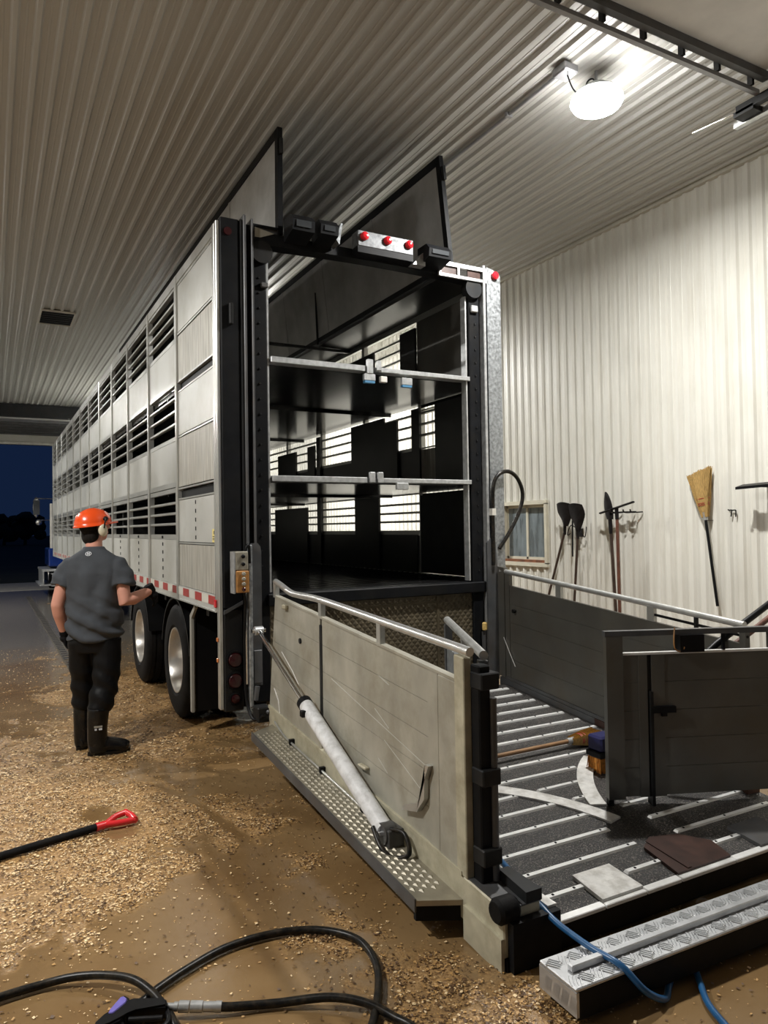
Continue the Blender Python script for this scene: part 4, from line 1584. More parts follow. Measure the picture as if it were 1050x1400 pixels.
tb('lower_rail', 'black_steel', rg, [(r0.x + rd.x * 1.76, r0.y + rd.y * 1.76, RZ + RS * (r0.y + rd.y * 1.76) + .90), (r1.x, r1.y, RZ + RS * r1.y + .90)], .009, 8)
bm = newbm()
tube(bm, [(2.44, -.36, 1.02), (2.425, -.36, 1.02)], .018, 12)
obj('hole_plug', bm, 'black_steel', rg)
tb('scratch', 'slat_alu', rg, [(2.446, -.20, .78), (2.443, -.28, .66), (2.440, -.36, .55)], .004, 5)
rslab('curb', 'grey_steel', R, .02, 1.2, .05, -.03, .044, .02)
rslab('curb', 'rust_reflection_brown', R, 1.2, 1.62, .05, -.03, .044, .02)
rslab('curb', 'wood_red', R, 1.62, 2.46, .05, -.03, .044, .02)

# front half gate, swung half shut
f0, f1 = V((2.49, -2.73)), V((1.505, -2.325))
fd = (f1 - f0).normalized()
fn = V((-fd.y, fd.x))
FL = (f1 - f0).length
fg = gate_slab('half_gate', 'alu_gate_shaded', R, f0, fd, fn, FL - .095, FL, .022, .235, 1.13)
for i in range(5):
    z = .245 + i * .156
    gate_slab('plank', 'alu_gate_shaded', fg, f0, fd, fn, .10, FL - .335, .012, z + .0012, z + .1548)
    gate_slab('plank', 'alu_gate_shaded', fg, f0, fd, fn, FL - .185, FL - .095, .012, z + .0012, z + .1548)
gate_slab('stile', 'alu_gate_shaded', fg, f0, fd, fn, FL - .335, FL - .26, .016, .24, 1.02)
gate_slab('stile', 'alu_gate_shaded', fg, f0, fd, fn, FL - .235, FL - .185, .016, .24, 1.02)
gate_slab('stile', 'dark_steel', fg, f0, fd, fn, FL - .26, FL - .235, .008, .24, 1.02)
gate_slab('stile', 'alu_gate_shaded', fg, f0, fd, fn, .0, .10, .022, .22, 1.12)
gate_slab('top_cap', 'slat_alu', fg, f0, fd, fn, .10, FL - .095, .016, 1.02, 1.032)
gate_slab('hand_rail', 'grey_steel', fg, f0, fd, fn, -.02, FL + .005, .022, 1.125, 1.155)
gate_slab('lock_bar', 'dark_steel', fg, f0, fd, fn, FL - .262, FL - .245, .03, .19, .82)
gate_slab('handle', 'black_steel', fg, f0, fd, fn, FL - .39, FL - .25, .035, .70, .735)
gate_slab('handle', 'black_steel', fg, f0, fd, fn, FL - .34, FL - .31, .03, .68, .70)
gate_slab('foot_pin', 'black_steel', fg, f0, fd, fn, FL - .03, FL, .016, .19, .24)
gate_slab('rail_post', 'black_steel', fg, f0, fd, fn, FL - .70, FL - .685, .008, 1.03, 1.13)
bb = gate_slab('lock_block', 'black_plastic', fg, f0, fd, fn, FL - .56, FL - .42, .04, 1.03, 1.125)
tb('tie_string', 'box_orange', R, smooth_pts([(1.86, -2.50, 1.165), (1.84, -2.51, 1.10), (1.85, -2.51, 1.05), (1.89, -2.52, 1.035), (1.90, -2.53, 1.06)]), .004, 6)

# ------------------------------------------------------------------ aluminium boarding step in front of the ramp
ST = thing('boarding_step', (1.35, -3.3, 0), 'low aluminium tread plate step with raised middle bar in front of the ramp', 'step')
RM = Matrix.Translation((.30, -3.17, 0)) @ Matrix.Rotation(math.radians(-1.4), 4, 'Z')
bm = newbm()
box(bm, 0, 2.2, -.20, 0, .125, .14, bev=.004, M=RM)
box(bm, 0, .012, -.20, 0, .04, .125, M=RM)
tp = obj('tread', bm, 'checker_alu', ST)
bm = newbm()
box(bm, .012, 2.2, -.199, -.19, .03, .125, M=RM)
box(bm, .012, 2.2, -.01, -.002, .03, .125, M=RM)
obj('skirt', bm, 'black_steel', ST)
bm = newbm()
box(bm, .05, 2.15, -.125, -.095, .14, .165, bev=.004, M=RM)
obj('raised_bar', bm, 'checker_alu', ST)
bm = newbm()
for i in range(44):
    for row, yc in ((0, -.048), (1, -.162)):
        s = 1 if (i + row) % 2 else -1
        d = V((.55, s * .83, 0)).normalized()
        nn = V((-d.y, d.x, 0))
        for q in range(4):
            o = V((.03 + i * .049, yc, .1405)) + nn * (q - 1.5) * .0125
            n = nn * .0028
            dd = d * .028
            vs = [bm.verts.new(RM @ (o + t)) for t in (-dd - n, dd - n, dd + n, -dd + n)]
            vt = [bm.verts.new(RM @ (o + t * .7 + V((0, 0, .004)))) for t in (-dd - n, dd - n, dd + n, -dd + n)]
            bm.faces.new(vt)
            for w in range(4):
                bm.faces.new((vs[w], vs[(w + 1) % 4], vt[(w + 1) % 4], vt[w]))
for i in range(4):
    for q in range(5):
        yc = -.03 - i * .045
        p0 = V((-.002, yc - q * .007, .055))
        p1 = p0 + V((0, -.012, .05))
        vs = [bm.verts.new(RM @ p) for p in (p0, p0 + V((0, .004, 0)), p1 + V((0, .004, 0)), p1)]
        bm.faces.new(vs)
obj('tread_pattern', bm, 'checker_alu', ST)['kind'] = 'stuff'
for x in (.1, 1.0, 2.0):
    bm = newbm()
    box(bm, x, x + .06, -.16, -.04, -.002, .125, M=RM)
    obj('foot', bm, 'black_steel', ST)

# ------------------------------------------------------------------ worker
PO = V((-.745, .92, 0))
PH = math.radians(27)
PR = Matrix.Translation(PO) @ Matrix.Rotation(-PH, 4, 'Z')


def solid(bm, voxel, smooth=4, fac=.5, disp=None):
    """fuse overlapping closed shapes into one continuous skin"""
    bmesh.ops.recalc_face_normals(bm, faces=bm.faces)
    me = bpy.data.meshes.new('tmp')
    bm.to_mesh(me)
    bm.free()
    o = bpy.data.objects.new('tmp', me)
    COL.objects.link(o)
    md = o.modifiers.new('r', 'REMESH')
    md.mode = 'VOXEL'
    md.voxel_size = voxel
    sm = o.modifiers.new('s', 'SMOOTH')
    sm.iterations = smooth
    sm.factor = fac
    bpy.context.view_layer.update()
    dg = bpy.context.evaluated_depsgraph_get()
    m2 = bpy.data.meshes.new_from_object(o.evaluated_get(dg))
    COL.objects.unlink(o)
    bpy.data.objects.remove(o)
    n = len(m2.vertices)
    co = np.empty(n * 3)
    m2.vertices.foreach_get('co', co)
    co = co.reshape(-1, 3)
    if disp is not None:
        no = np.empty(n * 3)
        m2.vertices.foreach_get('normal', no)
        co = co + no.reshape(-1, 3) * disp(co)[:, None]
    A = np.array(PR)
    co = co @ A[:3, :3].T + A[:3, 3]
    m2.vertices.foreach_set('co', co.ravel())
    m2.polygons.foreach_set('use_smooth', [True] * len(m2.polygons))
    m2.update()
    m2.materials.clear()
    return m2


def loft(bm, rings, n=20):
    """rings: (x, y, z, half width, half depth)"""
    rr = []
    for x, y, z, a, b2 in rings:
        rr.append([bm.verts.new((x + a * math.cos(t), y + b2 * math.sin(t), z)) for t in (2 * math.pi * k / n for k in range(n))])
    for p, q in zip(rr, rr[1:]):
        for k in range(n):
            j = (k + 1) % n
            bm.faces.new((p[k], p[j], q[j], q[k]))
    bm.faces.new(rr[0][::-1])
    bm.faces.new(rr[-1])


PERSON = thing('person', PO, 'person in orange helmet, grey t-shirt and black boots facing the trailer side', 'person')
HC = V((.0, .015, 1.795))
HR = Matrix.Rotation(math.radians(-42), 3, 'Z') @ Matrix.Rotation(math.radians(7), 3, 'X')


def hp(x, y, z):
    return HC + HR @ V((x, y, z))


# body: head, neck, arms, trunk and legs in one skin
LS, LE, LW = V((-.205, 0, 1.50)), V((-.275, -.045, 1.17)), V((-.262, .055, .945))
RSh, RE, RWr = V((.205, 0, 1.50)), V((.255, -.05, 1.185)), V((.395, .165, 1.262))
bm = newbm()
ellipsoid(bm, hp(0, -.005, .03), (.080, .102, .108), HR)
ellipsoid(bm, hp(0, .03, -.045), (.062, .070, .085), HR)
ellipsoid(bm, hp(0, .055, -.095), (.035, .035, .03), HR)
tube(bm, [hp(0, .098, .015), hp(0, .122, -.028), hp(0, .095, -.035)], [.010, .016, .010], 8)
tube(bm, [hp(-.05, .088, .03), hp(0, .100, .035), hp(.05, .088, .03)], .012, 8)
tube(bm, [hp(-.022, .092, -.066), hp(.022, .092, -.066)], .009, 8)
for s in (-1, 1):
    ellipsoid(bm, hp(s * .082, -.008, -.01), (.012, .022, .035), HR, 10, 8)
tube(bm, [(0, -.01, 1.52), (0, -.005, 1.63), hp(0, -.01, -.03)], [.075, .064, .060], 16)
loft(bm, [(0, 0, .93, .15, .11), (0, 0, 1.2, .17, .11), (0, 0, 1.42, .18, .10), (0, 0, 1.53, .14, .075), (0, 0, 1.58, .07, .06)])
for a, e, w, s in ((LS, LE, LW, -1), (RSh, RE, RWr, 1)):
    tube(bm, [a, a.lerp(e, .5), e, e.lerp(w, .3), w], [.046, .054, .050, .052, .034], 14)
for s, kx, ky, ax, ay in ((1, .085, .01, .045, -.075), (-1, -.12, .10, -.135, .115)):
    tube(bm, [(s * .09, 0, .93), (kx, ky, .52), (ax, ay, .10)], [.09, .06, .045], 12)
body = place('body', solid(bm, .0085, 4), 'skin', PERSON)
eye = newbm()
for s in (-1, 1):
    ellipsoid(eye, PR @ hp(s * .032, .086, .012), (.012, .012, .010), None, 10, 8)
obj('eyes', eye, 'black_plastic', PERSON, smooth=1)
# hair at the nape and sides
bm = newbm()
ellipsoid(bm, hp(0, -.030, .022), (.092, .095, .105), HR)
ellipsoid(bm, hp(0, -.048, -.072), (.083, .062, .085), HR)
place('hair', solid(bm, .008, 3, disp=lambda c: .006 * (fbm(c[:, 0] * 40 + c[:, 1] * 30, c[:, 2] * 14, 3, 5) - .5)), 'hair', PERSON)


# t-shirt
def shirt_folds(c):
    x, y, z = c[:, 0], c[:, 1], c[:, 2]
    w = np.clip((1.30 - z) / .3, 0, 1)
    f = np.sin(z * 46 + x * 20 + 7 * fbm(x * 4, z * 5, 3, 8))
    f2 = np.sin((x * 38 - z * 9) + 4 * fbm(x * 4, z * 4, 3, 18))
    sl = np.clip((np.abs(x) - .2) / .05, 0, 1)
    f3 = np.sin(z * 70 + x * 30)
    d = .015 * w * np.sign(f) * np.abs(f) ** .7 + .009 * (1 - w) * f2 * np.clip((1.5 - z) / .1, 0, 1) + .004 * sl * f3
    return d + .004 * (fbm(x * 12, z * 12 + y * 9, 3, 33) - .5)


bm = newbm()
loft(bm, [(.0, 0, .895, .208, .152), (.0, 0, .96, .218, .165), (0, 0, 1.08, .216, .165), (0, 0, 1.2, .212, .158), (0, 0, 1.32, .214, .150), (0, -.005, 1.42, .222, .142),
          (0, -.01, 1.49, .222, .122), (0, -.014, 1.535, .200, .106), (0, -.015, 1.575, .145, .092), (0, -.01, 1.61, .092, .080), (0, -.005, 1.632, .080, .074)], 28)
tube(bm, [(-.12, -.005, 1.50), (-.185, -.005, 1.475), LS.lerp(LE, .25), LS.lerp(LE, .54)], [.07, .080, .084, .088], 18)
tube(bm, [(.12, -.005, 1.50), (.185, -.005, 1.475), RSh.lerp(RE, .25), RSh.lerp(RE, .58)], [.07, .080, .086, .092], 18)
tsh = place('t_shirt', solid(bm, .009, 4, disp=shirt_folds), 'shirt_grey', PERSON)
# round emblem at the nape of the shirt
bm = newbm()
EM = PR @ Matrix.Translation((-.005, -.0965, 1.572)) @ Matrix.Rotation(math.radians(62), 4, 'X')
for r0_, r1_ in ((.019, .015),):
    a = [bm.verts.new(EM @ V((r0_ * 1.25 * math.cos(t), r0_ * math.sin(t), .002))) for t in np.linspace(0, 2 * math.pi, 24, endpoint=False)]
    c2 = [bm.verts.new(EM @ V((r1_ * 1.25 * math.cos(t), r1_ * math.sin(t), .002))) for t in np.linspace(0, 2 * math.pi, 24, endpoint=False)]
    for i in range(24):
        j = (i + 1) % 24
        bm.faces.new((a[i], a[j], c2[j], c2[i]))
for q in ((-.010, -.004, -.012, .012), (.004, .010, -.012, .012), (-.006, .006, -.003, .003)):
    vs = [bm.verts.new(EM @ V(p)) for p in ((q[0], q[2], .002), (q[1], q[2], .002), (q[1], q[3], .002), (q[0], q[3], .002))]
    bm.faces.new(vs)
for v in bm.verts:
    v.co += PR.to_3x3() @ V((0, -.012, .004))
obj('shirt_emblem', bm, 'emblem_white', tsh)


# trousers
def trouser_folds(c):
    x, y, z = c[:, 0], c[:, 1], c[:, 2]
    return .007 * np.sin(z * 42 + x * 22 + y * 18 + 4 * fbm(x * 5 + y * 3, z * 5, 3, 61)) * np.clip((.75 - z) / .3 + .3, .2, 1) + .004 * (fbm(x * 14, z * 14, 3, 9) - .5)


bm = newbm()
loft(bm, [(0, 0, .80, .16, .125), (0, 0, .88, .188, .140), (0, 0, .96, .188, .135), (0, 0, 1.0, .182, .13)], 24)
tube(bm, [(.095, 0, .90), (.098, -.01, .72), (.088, -.025, .52), (.062, -.055, .40), (.052, -.07, .345)], [.112, .108, .100, .098, .088], 18)
tube(bm, [(-.095, 0, .90), (-.112, .04, .72), (-.125, .085, .52), (-.132, .10, .40), (-.135, .112, .345)], [.112, .105, .095, .090, .082], 18)
place('trousers', solid(bm, .010, 4, disp=trouser_folds), 'trousers_black', PERSON)


# rubber boots
def boot(ax, ay, ang):
    d = V((math.sin(math.radians(ang)), math.cos(math.radians(ang)), 0))
    n = V((d.y, -d.x, 0))
    c = V((ax, ay, 0))
    bm = newbm()
    tube(bm, [c + V((0, 0, z)) + d * f for z, f in ((.37, .005), (.30, .0), (.20, -.005), (.12, -.005), (.06, 0), (.03, 0))], [.082, .080, .072, .066, .066, .062], 18,
         rb=[.082, .080, .075, .075, .075, .07], hint=(1, 0, 0))
    tube(bm, [c + d * f + V((0, 0, z)) for f, z in ((-.06, .05), (.0, .062), (.08, .068), (.15, .058), (.205, .048), (.23, .042))], [.046, .058, .052, .055, .050, .026], 16,
         rb=[.048, .062, .068, .058, .050, .034])
    b = place('boot', solid(bm, .0075, 3), 'boot_rubber', PERSON)
    bm = newbm()
    out = []
    for t in np.linspace(0, 2 * math.pi, 28, endpoint=False):
        f, w = math.cos(t), math.sin(t)
        out.append(c + d * (.082 + .160 * f) + n * (w * (.054 if f > -.2 else .046)))
    vs = prism(bm, out, (0, 0, .002), (0, 0, .030))
    for v in vs:
        v.co = PR @ v.co
    obj('boot_sole', bm, 'boot_rubber', b)
    return b, c, d, n


rb_, c_, d_, n_ = boot(.048, -.078, 66)
boot(-.135, .115, 25)
side_out = n_
for dz, w, m, off in ((.232, .030, 'label_beige', 0), (.212, .008, 'emblem_white', -.018), (.212, .012, 'emblem_white', .016)):
    bm = newbm()
    p = c_ + n_ * .0755 + d_ * (off - .003) + V((0, 0, dz))
    vs = prism(bm, [p - d_ * w, p + d_ * w, p + d_ * w + V((0, 0, .013)), p - d_ * w + V((0, 0, .013))], n_ * -.004, n_ * .003)
    for v in vs:
        v.co = PR @ v.co
    obj('boot_label', bm, m, rb_)


# gloves with fingers
def glove(wrist, d, palm_n, thumb_side, curl):
    d = d.normalized()
    pn = (palm_n - d * palm_n.dot(d)).normalized()
    s = d.cross(pn).normalized() * thumb_side
    bm = newbm()
    tube(bm, [wrist - d * .05, wrist - d * .01, wrist + d * .02], [.040, .040, .038], 12)
    tube(bm, [wrist + d * .0, wrist + d * .04, wrist + d * .085], [.030, .040, .042], 12, rb=[.022, .020, .018], hint=tuple(pn))
    ellipsoid(bm, wrist + d * .05, (.04, .04, .032))
    for i, (off, ln) in enumerate(((.030, .070), (.010, .078), (-.011, .072), (-.031, .058))):
        b0 = wrist + d * .085 + s * off
        p1 = b0 + (d * math.cos(curl * .5) + pn * math.sin(curl * .5)) * ln * .42
        p2 = p1 + (d * math.cos(curl * 1.3) + pn * math.sin(curl * 1.3)) * ln * .34
        p3 = p2 + (d * math.cos(curl * 1.9) + pn * math.sin(curl * 1.9)) * ln * .26
        tube(bm, [b0 - d * .02, b0, p1, p2, p3], [.0115, .0115, .011, .0105, .008], 8)
    t0 = wrist + d * .03 + s * .03
    t1 = t0 + (d * .7 + s * .7).normalized() * .04
    t2 = t1 + (d * .9 + s * .25 + pn * .3).normalized() * .035
    tube(bm, [wrist + d * .02, t0, t1, t2], [.014, .015, .013, .010], 8)
    return place('glove', solid(bm, .005, 2), 'glove', PERSON)


glove(LW, (LW - LE) * .3 + V((0, .02, -.2)), V((.9, .35, 0)), -1, .5)
glove(RWr, V((.30, .25, -.75)), V((-.8, .2, -.3)), 1, .7)

# helmet with ridges, peak and ear muffs
bm = newbm()
n1, n2_ = 32, 10
HB = .018
rings = []
for i in range(n2_ + 1):
    ph = math.pi / 2 * i / n2_
    ring = []
    for k in range(n1):
        t = 2 * math.pi * k / n1
        x, y = math.cos(t), math.sin(t)
        r = math.cos(ph)
        z = math.sin(ph)
        ridge = 1.0
        for rx in (-.32, 0, .32):
            if y * r > -.75:
                ridge += .045 * math.exp(-((x * r - rx) / .085) ** 2) * min(1, z * 1.6)
        if i == n2_:
            r = .001
        ring.append(bm.verts.new(PR @ hp(.122 * x * r * ridge, -.012 + .148 * y * r * ridge, HB + .122 * z * ridge)))
    rings.append(ring)
for a, c2 in zip(rings, rings[1:]):
    for k in range(n1):
        j = (k + 1) % n1
        bm.faces.new((a[k], a[j], c2[j], c2[k]))
# brim lip and front peak
lip = []
for rr_, dz in ((1.0, 0), (1.06, -.004), (1.06, -.014), (.97, -.012)):
    ring = []
    for k in range(n1):
        t = 2 * math.pi * k / n1
        x, y = math.cos(t), math.sin(t)
        ext = 1 + (.34 * max(0, y) ** 2.2 if rr_ > 1 else 0)
        ring.append(bm.verts.new(PR @ hp(.122 * x * rr_, -.012 + .148 * y * rr_ * ext, HB + dz)))
    lip.append(ring)
for a, c2 in zip([rings[0]] + lip[1:], lip[1:]):
    for k in range(n1):
        j = (k + 1) % n1
        bm.faces.new((a[k], a[j], c2[j], c2[k]))
for v in list(lip[0]):
    bm.verts.remove(v)
hel = obj('helmet', bm, 'orange_plastic', PERSON, smooth=1.1)
for s in (-1, 1):
    bm = newbm()
    RX = Matrix.Rotation(0, 3, 'X')
    ellipsoid(bm, PR @ hp(s * .118, .0, -.035), (.026, .036, .052), PR.to_3x3() @ HR, 18, 12)
    mf = obj('ear_muff', bm, 'muff_cream', hel, smooth=1)
    bm = newbm()
    ellipsoid(bm, PR @ hp(s * .096, .0, -.035), (.018, .034, .048), PR.to_3x3() @ HR, 14, 10)
    obj('muff_cushion', bm, 'ear_foam', hel, smooth=1)
    bm = newbm()
    tube(bm, [PR @ hp(s * .144, .0, -.02), PR @ hp(s * .150, .01, .03), PR @ hp(s * .135, .03, .055)], [.006, .006, .012], 8)
    ellipsoid(bm, PR @ hp(s * .128, .03, .052), (.014, .022, .020), PR.to_3x3() @ HR, 12, 8)
    obj('muff_arm', bm, 'black_plastic', hel, smooth=1)

# ------------------------------------------------------------------ tractor unit ahead of the trailer
TR = thing('tractor_unit', (1.29, 16.5, 0), 'blue truck tractor with chrome mirror and steps beyond the trailer front', 'truck')
for x in (.85, 1.63):
    bx('frame_rail', 'black_steel', TR, x, x + .09, 9.8, 21.2, .62, .88)
for y in (10.85, 12.25):
    for x, f_ in ((.185, False), (.50, True), (W - .50, False), (W - .185, True)):
        wheel(TR, x, y, f_)
    tb('axle', 'black_steel', TR, [(.3, y, RW), (W - .3, y, RW)], .07, 12)
for x, f_ in ((.30, False), (W - .30, True)):
    wheel(TR, x, 20.1, f_)
bx('fifth_wheel', 'black_steel', TR, .8, 1.78, 11.0, 12.1, .88, .93)
bm = newbm()
prism(bm, [(0, 16.6, .95), (0, 18.8, .95), (0, 18.8, 1.9), (0, 18.3, 2.75), (0, 16.6, 2.85)], (.30, 0, 0), (W - .30, 0, 0))
cab = obj('cab', bm, 'truck_blue', TR)
bx('cab_window', 'lamp_glass', cab, .295, .31, 17.3, 18.2, 1.9, 2.6)
bx('cab_window', 'lamp_glass', cab, W - .31, W - .295, 17.3, 18.2, 1.9, 2.6)
bm = newbm()
prism(bm, [(0, 18.8, .75), (0, 20.9, .75), (0, 20.9, 1.5), (0, 18.8, 1.85)], (.42, 0, 0), (W - .42, 0, 0))
obj('hood', bm, 'truck_blue', TR)
for x0 in (.22, W - .32):
    bx('fender', 'truck_blue', TR, x0 - .1, x0 + .2, 19.5, 20.7, 1.08, 1.2, bev=.03)
bx('tool_box', 'truck_blue', TR, -.04, .55, 16.7, 18.3, .82, 1.32, bev=.03)
for x in (.36, W - .36):
    bm = newbm()
    lathe(bm, [(0, .27), (1.5, .27)], (x, 16.0, .56), 'Y', 24)
    obj('fuel_tank', bm, 'chrome', TR, smooth=.6)
    for z in (.30, .62):
        s = -1 if x < 1 else 1
        bx('step', 'galv_bright', TR, min(x + s * .36, x + s * .20), max(x + s * .36, x + s * .20), 16.3, 17.5, z, z + .03)
bx('step_plate', 'galv_bright', TR, -.22, .26, 16.5, 18.5, .70, .76)
bx('step_skirt', 'galv_bright', TR, -.20, -.17, 16.5, 18.5, .36, .70)
bx('step_plate', 'galv_bright', TR, -.28, .0, 16.5, 18.5, .31, .35)
for x in (.10, W - .10):
    tb('exhaust_stack', 'tape_white', TR, [(x, 17.6, 1.3), (x, 17.6, 2.58)], .05, 14)
for s, x in ((-1, -.26), (1, W + .26)):
    bm = newbm()
    ellipsoid(bm, (x, 18.3, 2.50), (.10, .07, .30), None, 16, 12)
    mr = obj('mirror', bm, 'chrome', TR, smooth=1)
    bx('mirror_glass', 'lamp_glass', mr, x - .085, x + .085, 18.222, 18.236, 2.28, 2.70)
    tb('mirror_arm', 'chrome', mr, [(x, 18.3, 2.76), (.3 if s < 0 else W - .3, 18.3, 2.74)], .016, 8)
    bm = newbm()
    ellipsoid(bm, (x + .06 * s * -1, 18.25, 2.06), (.09, .06, .09), None, 14, 10)
    obj('spot_mirror', bm, 'chrome', mr, smooth=1)
    tb('mirror_arm', 'chrome', mr, [(x, 18.3, 2.12), (.3 if s < 0 else W - .3, 18.3, 2.12)], .014, 8)
bx('bumper', 'chrome', TR, .25, W - .25, 21.0, 21.15, .42, .8, bev=.03)

# ------------------------------------------------------------------ tools hanging on the right wall
HX = 4.69


def scoop(y, z0, z1, hy, hz, lean, label, wid=.105):
    t = thing('scoop_shovel', (HX, y, z0 - .1), label, 'shovel', 'shovels hung on the wall')
    bm = newbm()
    nu, nv = 10, 8
    for side in (0, 1):
        gridv = []
        for j in range(nv + 1):
            v = j / nv
            z = z0 + (z1 - z0) * v
            w = wid * (.22 + .78 * min(1, v * 1.7)) * (1 - .12 * max(0, v - .8) * 5)
            row = []
            for i in range(nu + 1):
                u = -1 + 2 * i / nu
                xx = HX - .035 - .045 * (1 - u * u) * (1 - .4 * v) - (.05 * v * v) - (.004 if side else 0)
                row.append(bm.verts.new((xx, y + u * w, z - .02 * u * u * v)))
            gridv.append(row)
        for a, c2 in zip(gridv, gridv[1:]):
            for i in range(nu):
                bm.faces.new((a[i], a[i + 1], c2[i + 1], c2[i]))
    obj('blade', bm, 'tool_iron', t, smooth=.8)
    tb('socket', 'tool_iron', t, [(HX - .06, y, z0 + .06), (HX - .04, y + (hy - y) * .08, z0 - .10)], [.022, .017], 10)
    tb('handle', 'wood_dark', t, [(HX - .045, y + (hy - y) * .06, z0 - .06), (HX - lean, hy, hz)], .015, 10)
    return t


scoop(1.405, 1.73, 2.02, 1.80, .85, .0, 'dark scoop shovel hung blade up on a slanting handle nearest the window', .125)
scoop(1.20, 1.68, 2.00, 1.35, .70, .0, 'dark scoop shovel hung blade up with straight handle beside the slanted one', .13)
# wire hook holding the scoops
t = thing('wall_hook', (4.77, 1.30, 1.70), 'bent black wire hook under the two scoop shovels', 'hook')
tb('wire', 'black_steel', t, smooth_pts([(4.77, 1.47, 1.64), (4.70, 1.44, 1.62), (4.66, 1.38, 1.68), (4.64, 1.30, 1.74), (4.66, 1.18, 1.66), (4.70, 1.15, 1.60), (4.68, 1.10, 1.72)]), .006, 6)
bx('backplate', 'tool_iron', t, 4.765, 4.778, 1.26, 1.36, 1.60, 1.70)
tb('prong_or_shadow', 'black_steel', t, [(4.74, 1.395, 1.80), (4.74, 1.405, 1.36)], .010, 6)  # dark rod standing in for the cast shadow of a shovel handle

# pointed spade
t = thing('spade', (HX, .68, 1.7), 'narrow dark spade hung blade up between the scoops and the squeegee', 'spade', 'shovels hung on the wall')
bm = newbm()
for side in (0, 1):
    gv = []
    for j in range(13):
        v = j / 12
        z = 1.80 + .31 * v
        w = .062 * math.sin(math.pi * min(1, .22 + .78 * v)) ** .6 if v < 1 else .002
        row = []
        for i in range(7):
            uu = -1 + i / 3
            row.append(bm.verts.new((HX - .05 - .022 * (1 - uu * uu) - .004 * side, .70 + uu * w + .05 * (v - .3), z)))
        gv.append(row)
    for a, c2 in zip(gv, gv[1:]):
        for i in range(6):
            bm.faces.new((a[i], a[i + 1], c2[i + 1], c2[i]))
obj('blade', bm, 'tool_iron', t, smooth=.8)
tb('socket', 'tool_iron', t, [(HX - .055, .685, 1.83), (HX - .045, .683, 1.64)], [.022, .02], 10)
tb('handle', 'wood_dark', t, [(HX - .045, .683, 1.68), (HX - .02, .655, .70)], .017, 10)
# squeegee
t = thing('squeegee', (HX, .58, 1.85), 'floor squeegee with tilted black blade and red-brown handle, hung on wall', 'squeegee')
bm = newbm()
tube(bm, [(HX - .06, .825, 1.872), (HX - .06, .335, 1.982)], .022, 6, rb=.012)
obj('blade', bm, 'black_plastic', t)
tb('socket', 'tool_iron', t, [(HX - .05, .588, 1.93), (HX - .045, .588, 1.80)], .021, 10)
tb('handle', 'wood_red', t, [(HX - .045, .588, 1.84), (HX - .02, .603, .70)], .018, 10)
t = thing('tool_rack', (4.77, .45, 1.88), 'small rusty steel rack on the wall holding spade and squeegee', 'rack')
bx('bar', 'tool_iron', t, 4.64, 4.665, .33, .66, 1.868, 1.884)
for y in (.35, .45, .64):
    tb('prong_or_shadow', 'tool_iron', t, smooth_pts([(4.78, y, 1.875), (4.64, y, 1.87), (4.60, y, 1.885), (4.595, y, 1.905)]), .008, 6)


# corn brooms
def corn_broom(name, label, P0, axis, wide, thick_dir, hl, hmat, fan=.145, tilt=0.0, head=.42):
    """P0: where the bristles meet the handle; axis: towards the bristle tips"""
    axis = V(axis).normalized()
    wide = (V(wide) - axis * V(wide).dot(axis)).normalized()
    th = axis.cross(wide)
    t = thing(name, P0, label, 'broom')
    r2 = random.Random(5)
    bm = newbm()
    for i in range(420):
        a, c2 = r2.uniform(-1, 1), r2.uniform(-1, 1)
        b0 = V(P0) + wide * a * .030 + th * c2 * .018
        p1 = V(P0) + axis * head * .45 + wide * a * fan * .55 + th * c2 * .034
        p2 = V(P0) + axis * head * (r2.uniform(.93, 1.02) + tilt * a) + wide * (a * fan + r2.uniform(-.006, .006)) + th * c2 * .030
        tube(bm, [b0, p1, p2], [.004, .0045, .003], 3, cap=False)
    # solid heart of the sheaf
    tube(bm, [V(P0), V(P0) + axis * head * .45, V(P0) + axis * head * .92], [.028, fan * .5, fan * .92], 12, rb=[.018, .028, .020], hint=tuple(th))
    obj('bristles', bm, 'straw', t)
    for k, m in ((.26, 'tape_red'), (.30, 'tape_red'), (.40, 'tape_red')):
        bm = newbm()
        w = .030 + (fan * .55 - .030) * (k / .45) + .006
        tube(bm, [V(P0) + axis * head * (k - .008), V(P0) + axis * head * (k + .008)], [w, w + .002], 16, rb=[.036, .037], hint=tuple(th), cap=False)
        obj('binding', bm, m, t)
    bm = newbm()
    tube(bm, [V(P0) - axis * .03, V(P0) + axis * .05], [.020, .036], 12, rb=[.020, .024], hint=tuple(th))
    obj('collar', bm, 'galv_bright', t)
    tb('handle', hmat, t, [V(P0) + axis * .01, V(P0) - axis * hl], .014, 10)
    if P0[0] > 4:
        tb('hanging_nail', 'tool_iron', t, [(P0[0], P0[1] - .02, P0[2] - .03), (4.80, P0[1] - .02, P0[2] - .03)], .003, 6)
    return t


corn_broom('corn_broom', 'yellow corn broom with black handle hung head up on the white wall', (4.71, -.498, 1.80), (0, .13, 1), (0, 1, 0), None, .87, 'black_plastic', .135, -.05, .46)
corn_broom('corn_broom', 'corn broom with wooden handle lying across the ramp deck', (1.915, -1.592, RZ + RS * -1.59 + .045), (1, .015, .0), (0, 1, 0.085), None, 1.25, 'wood', .085, 0, .27)

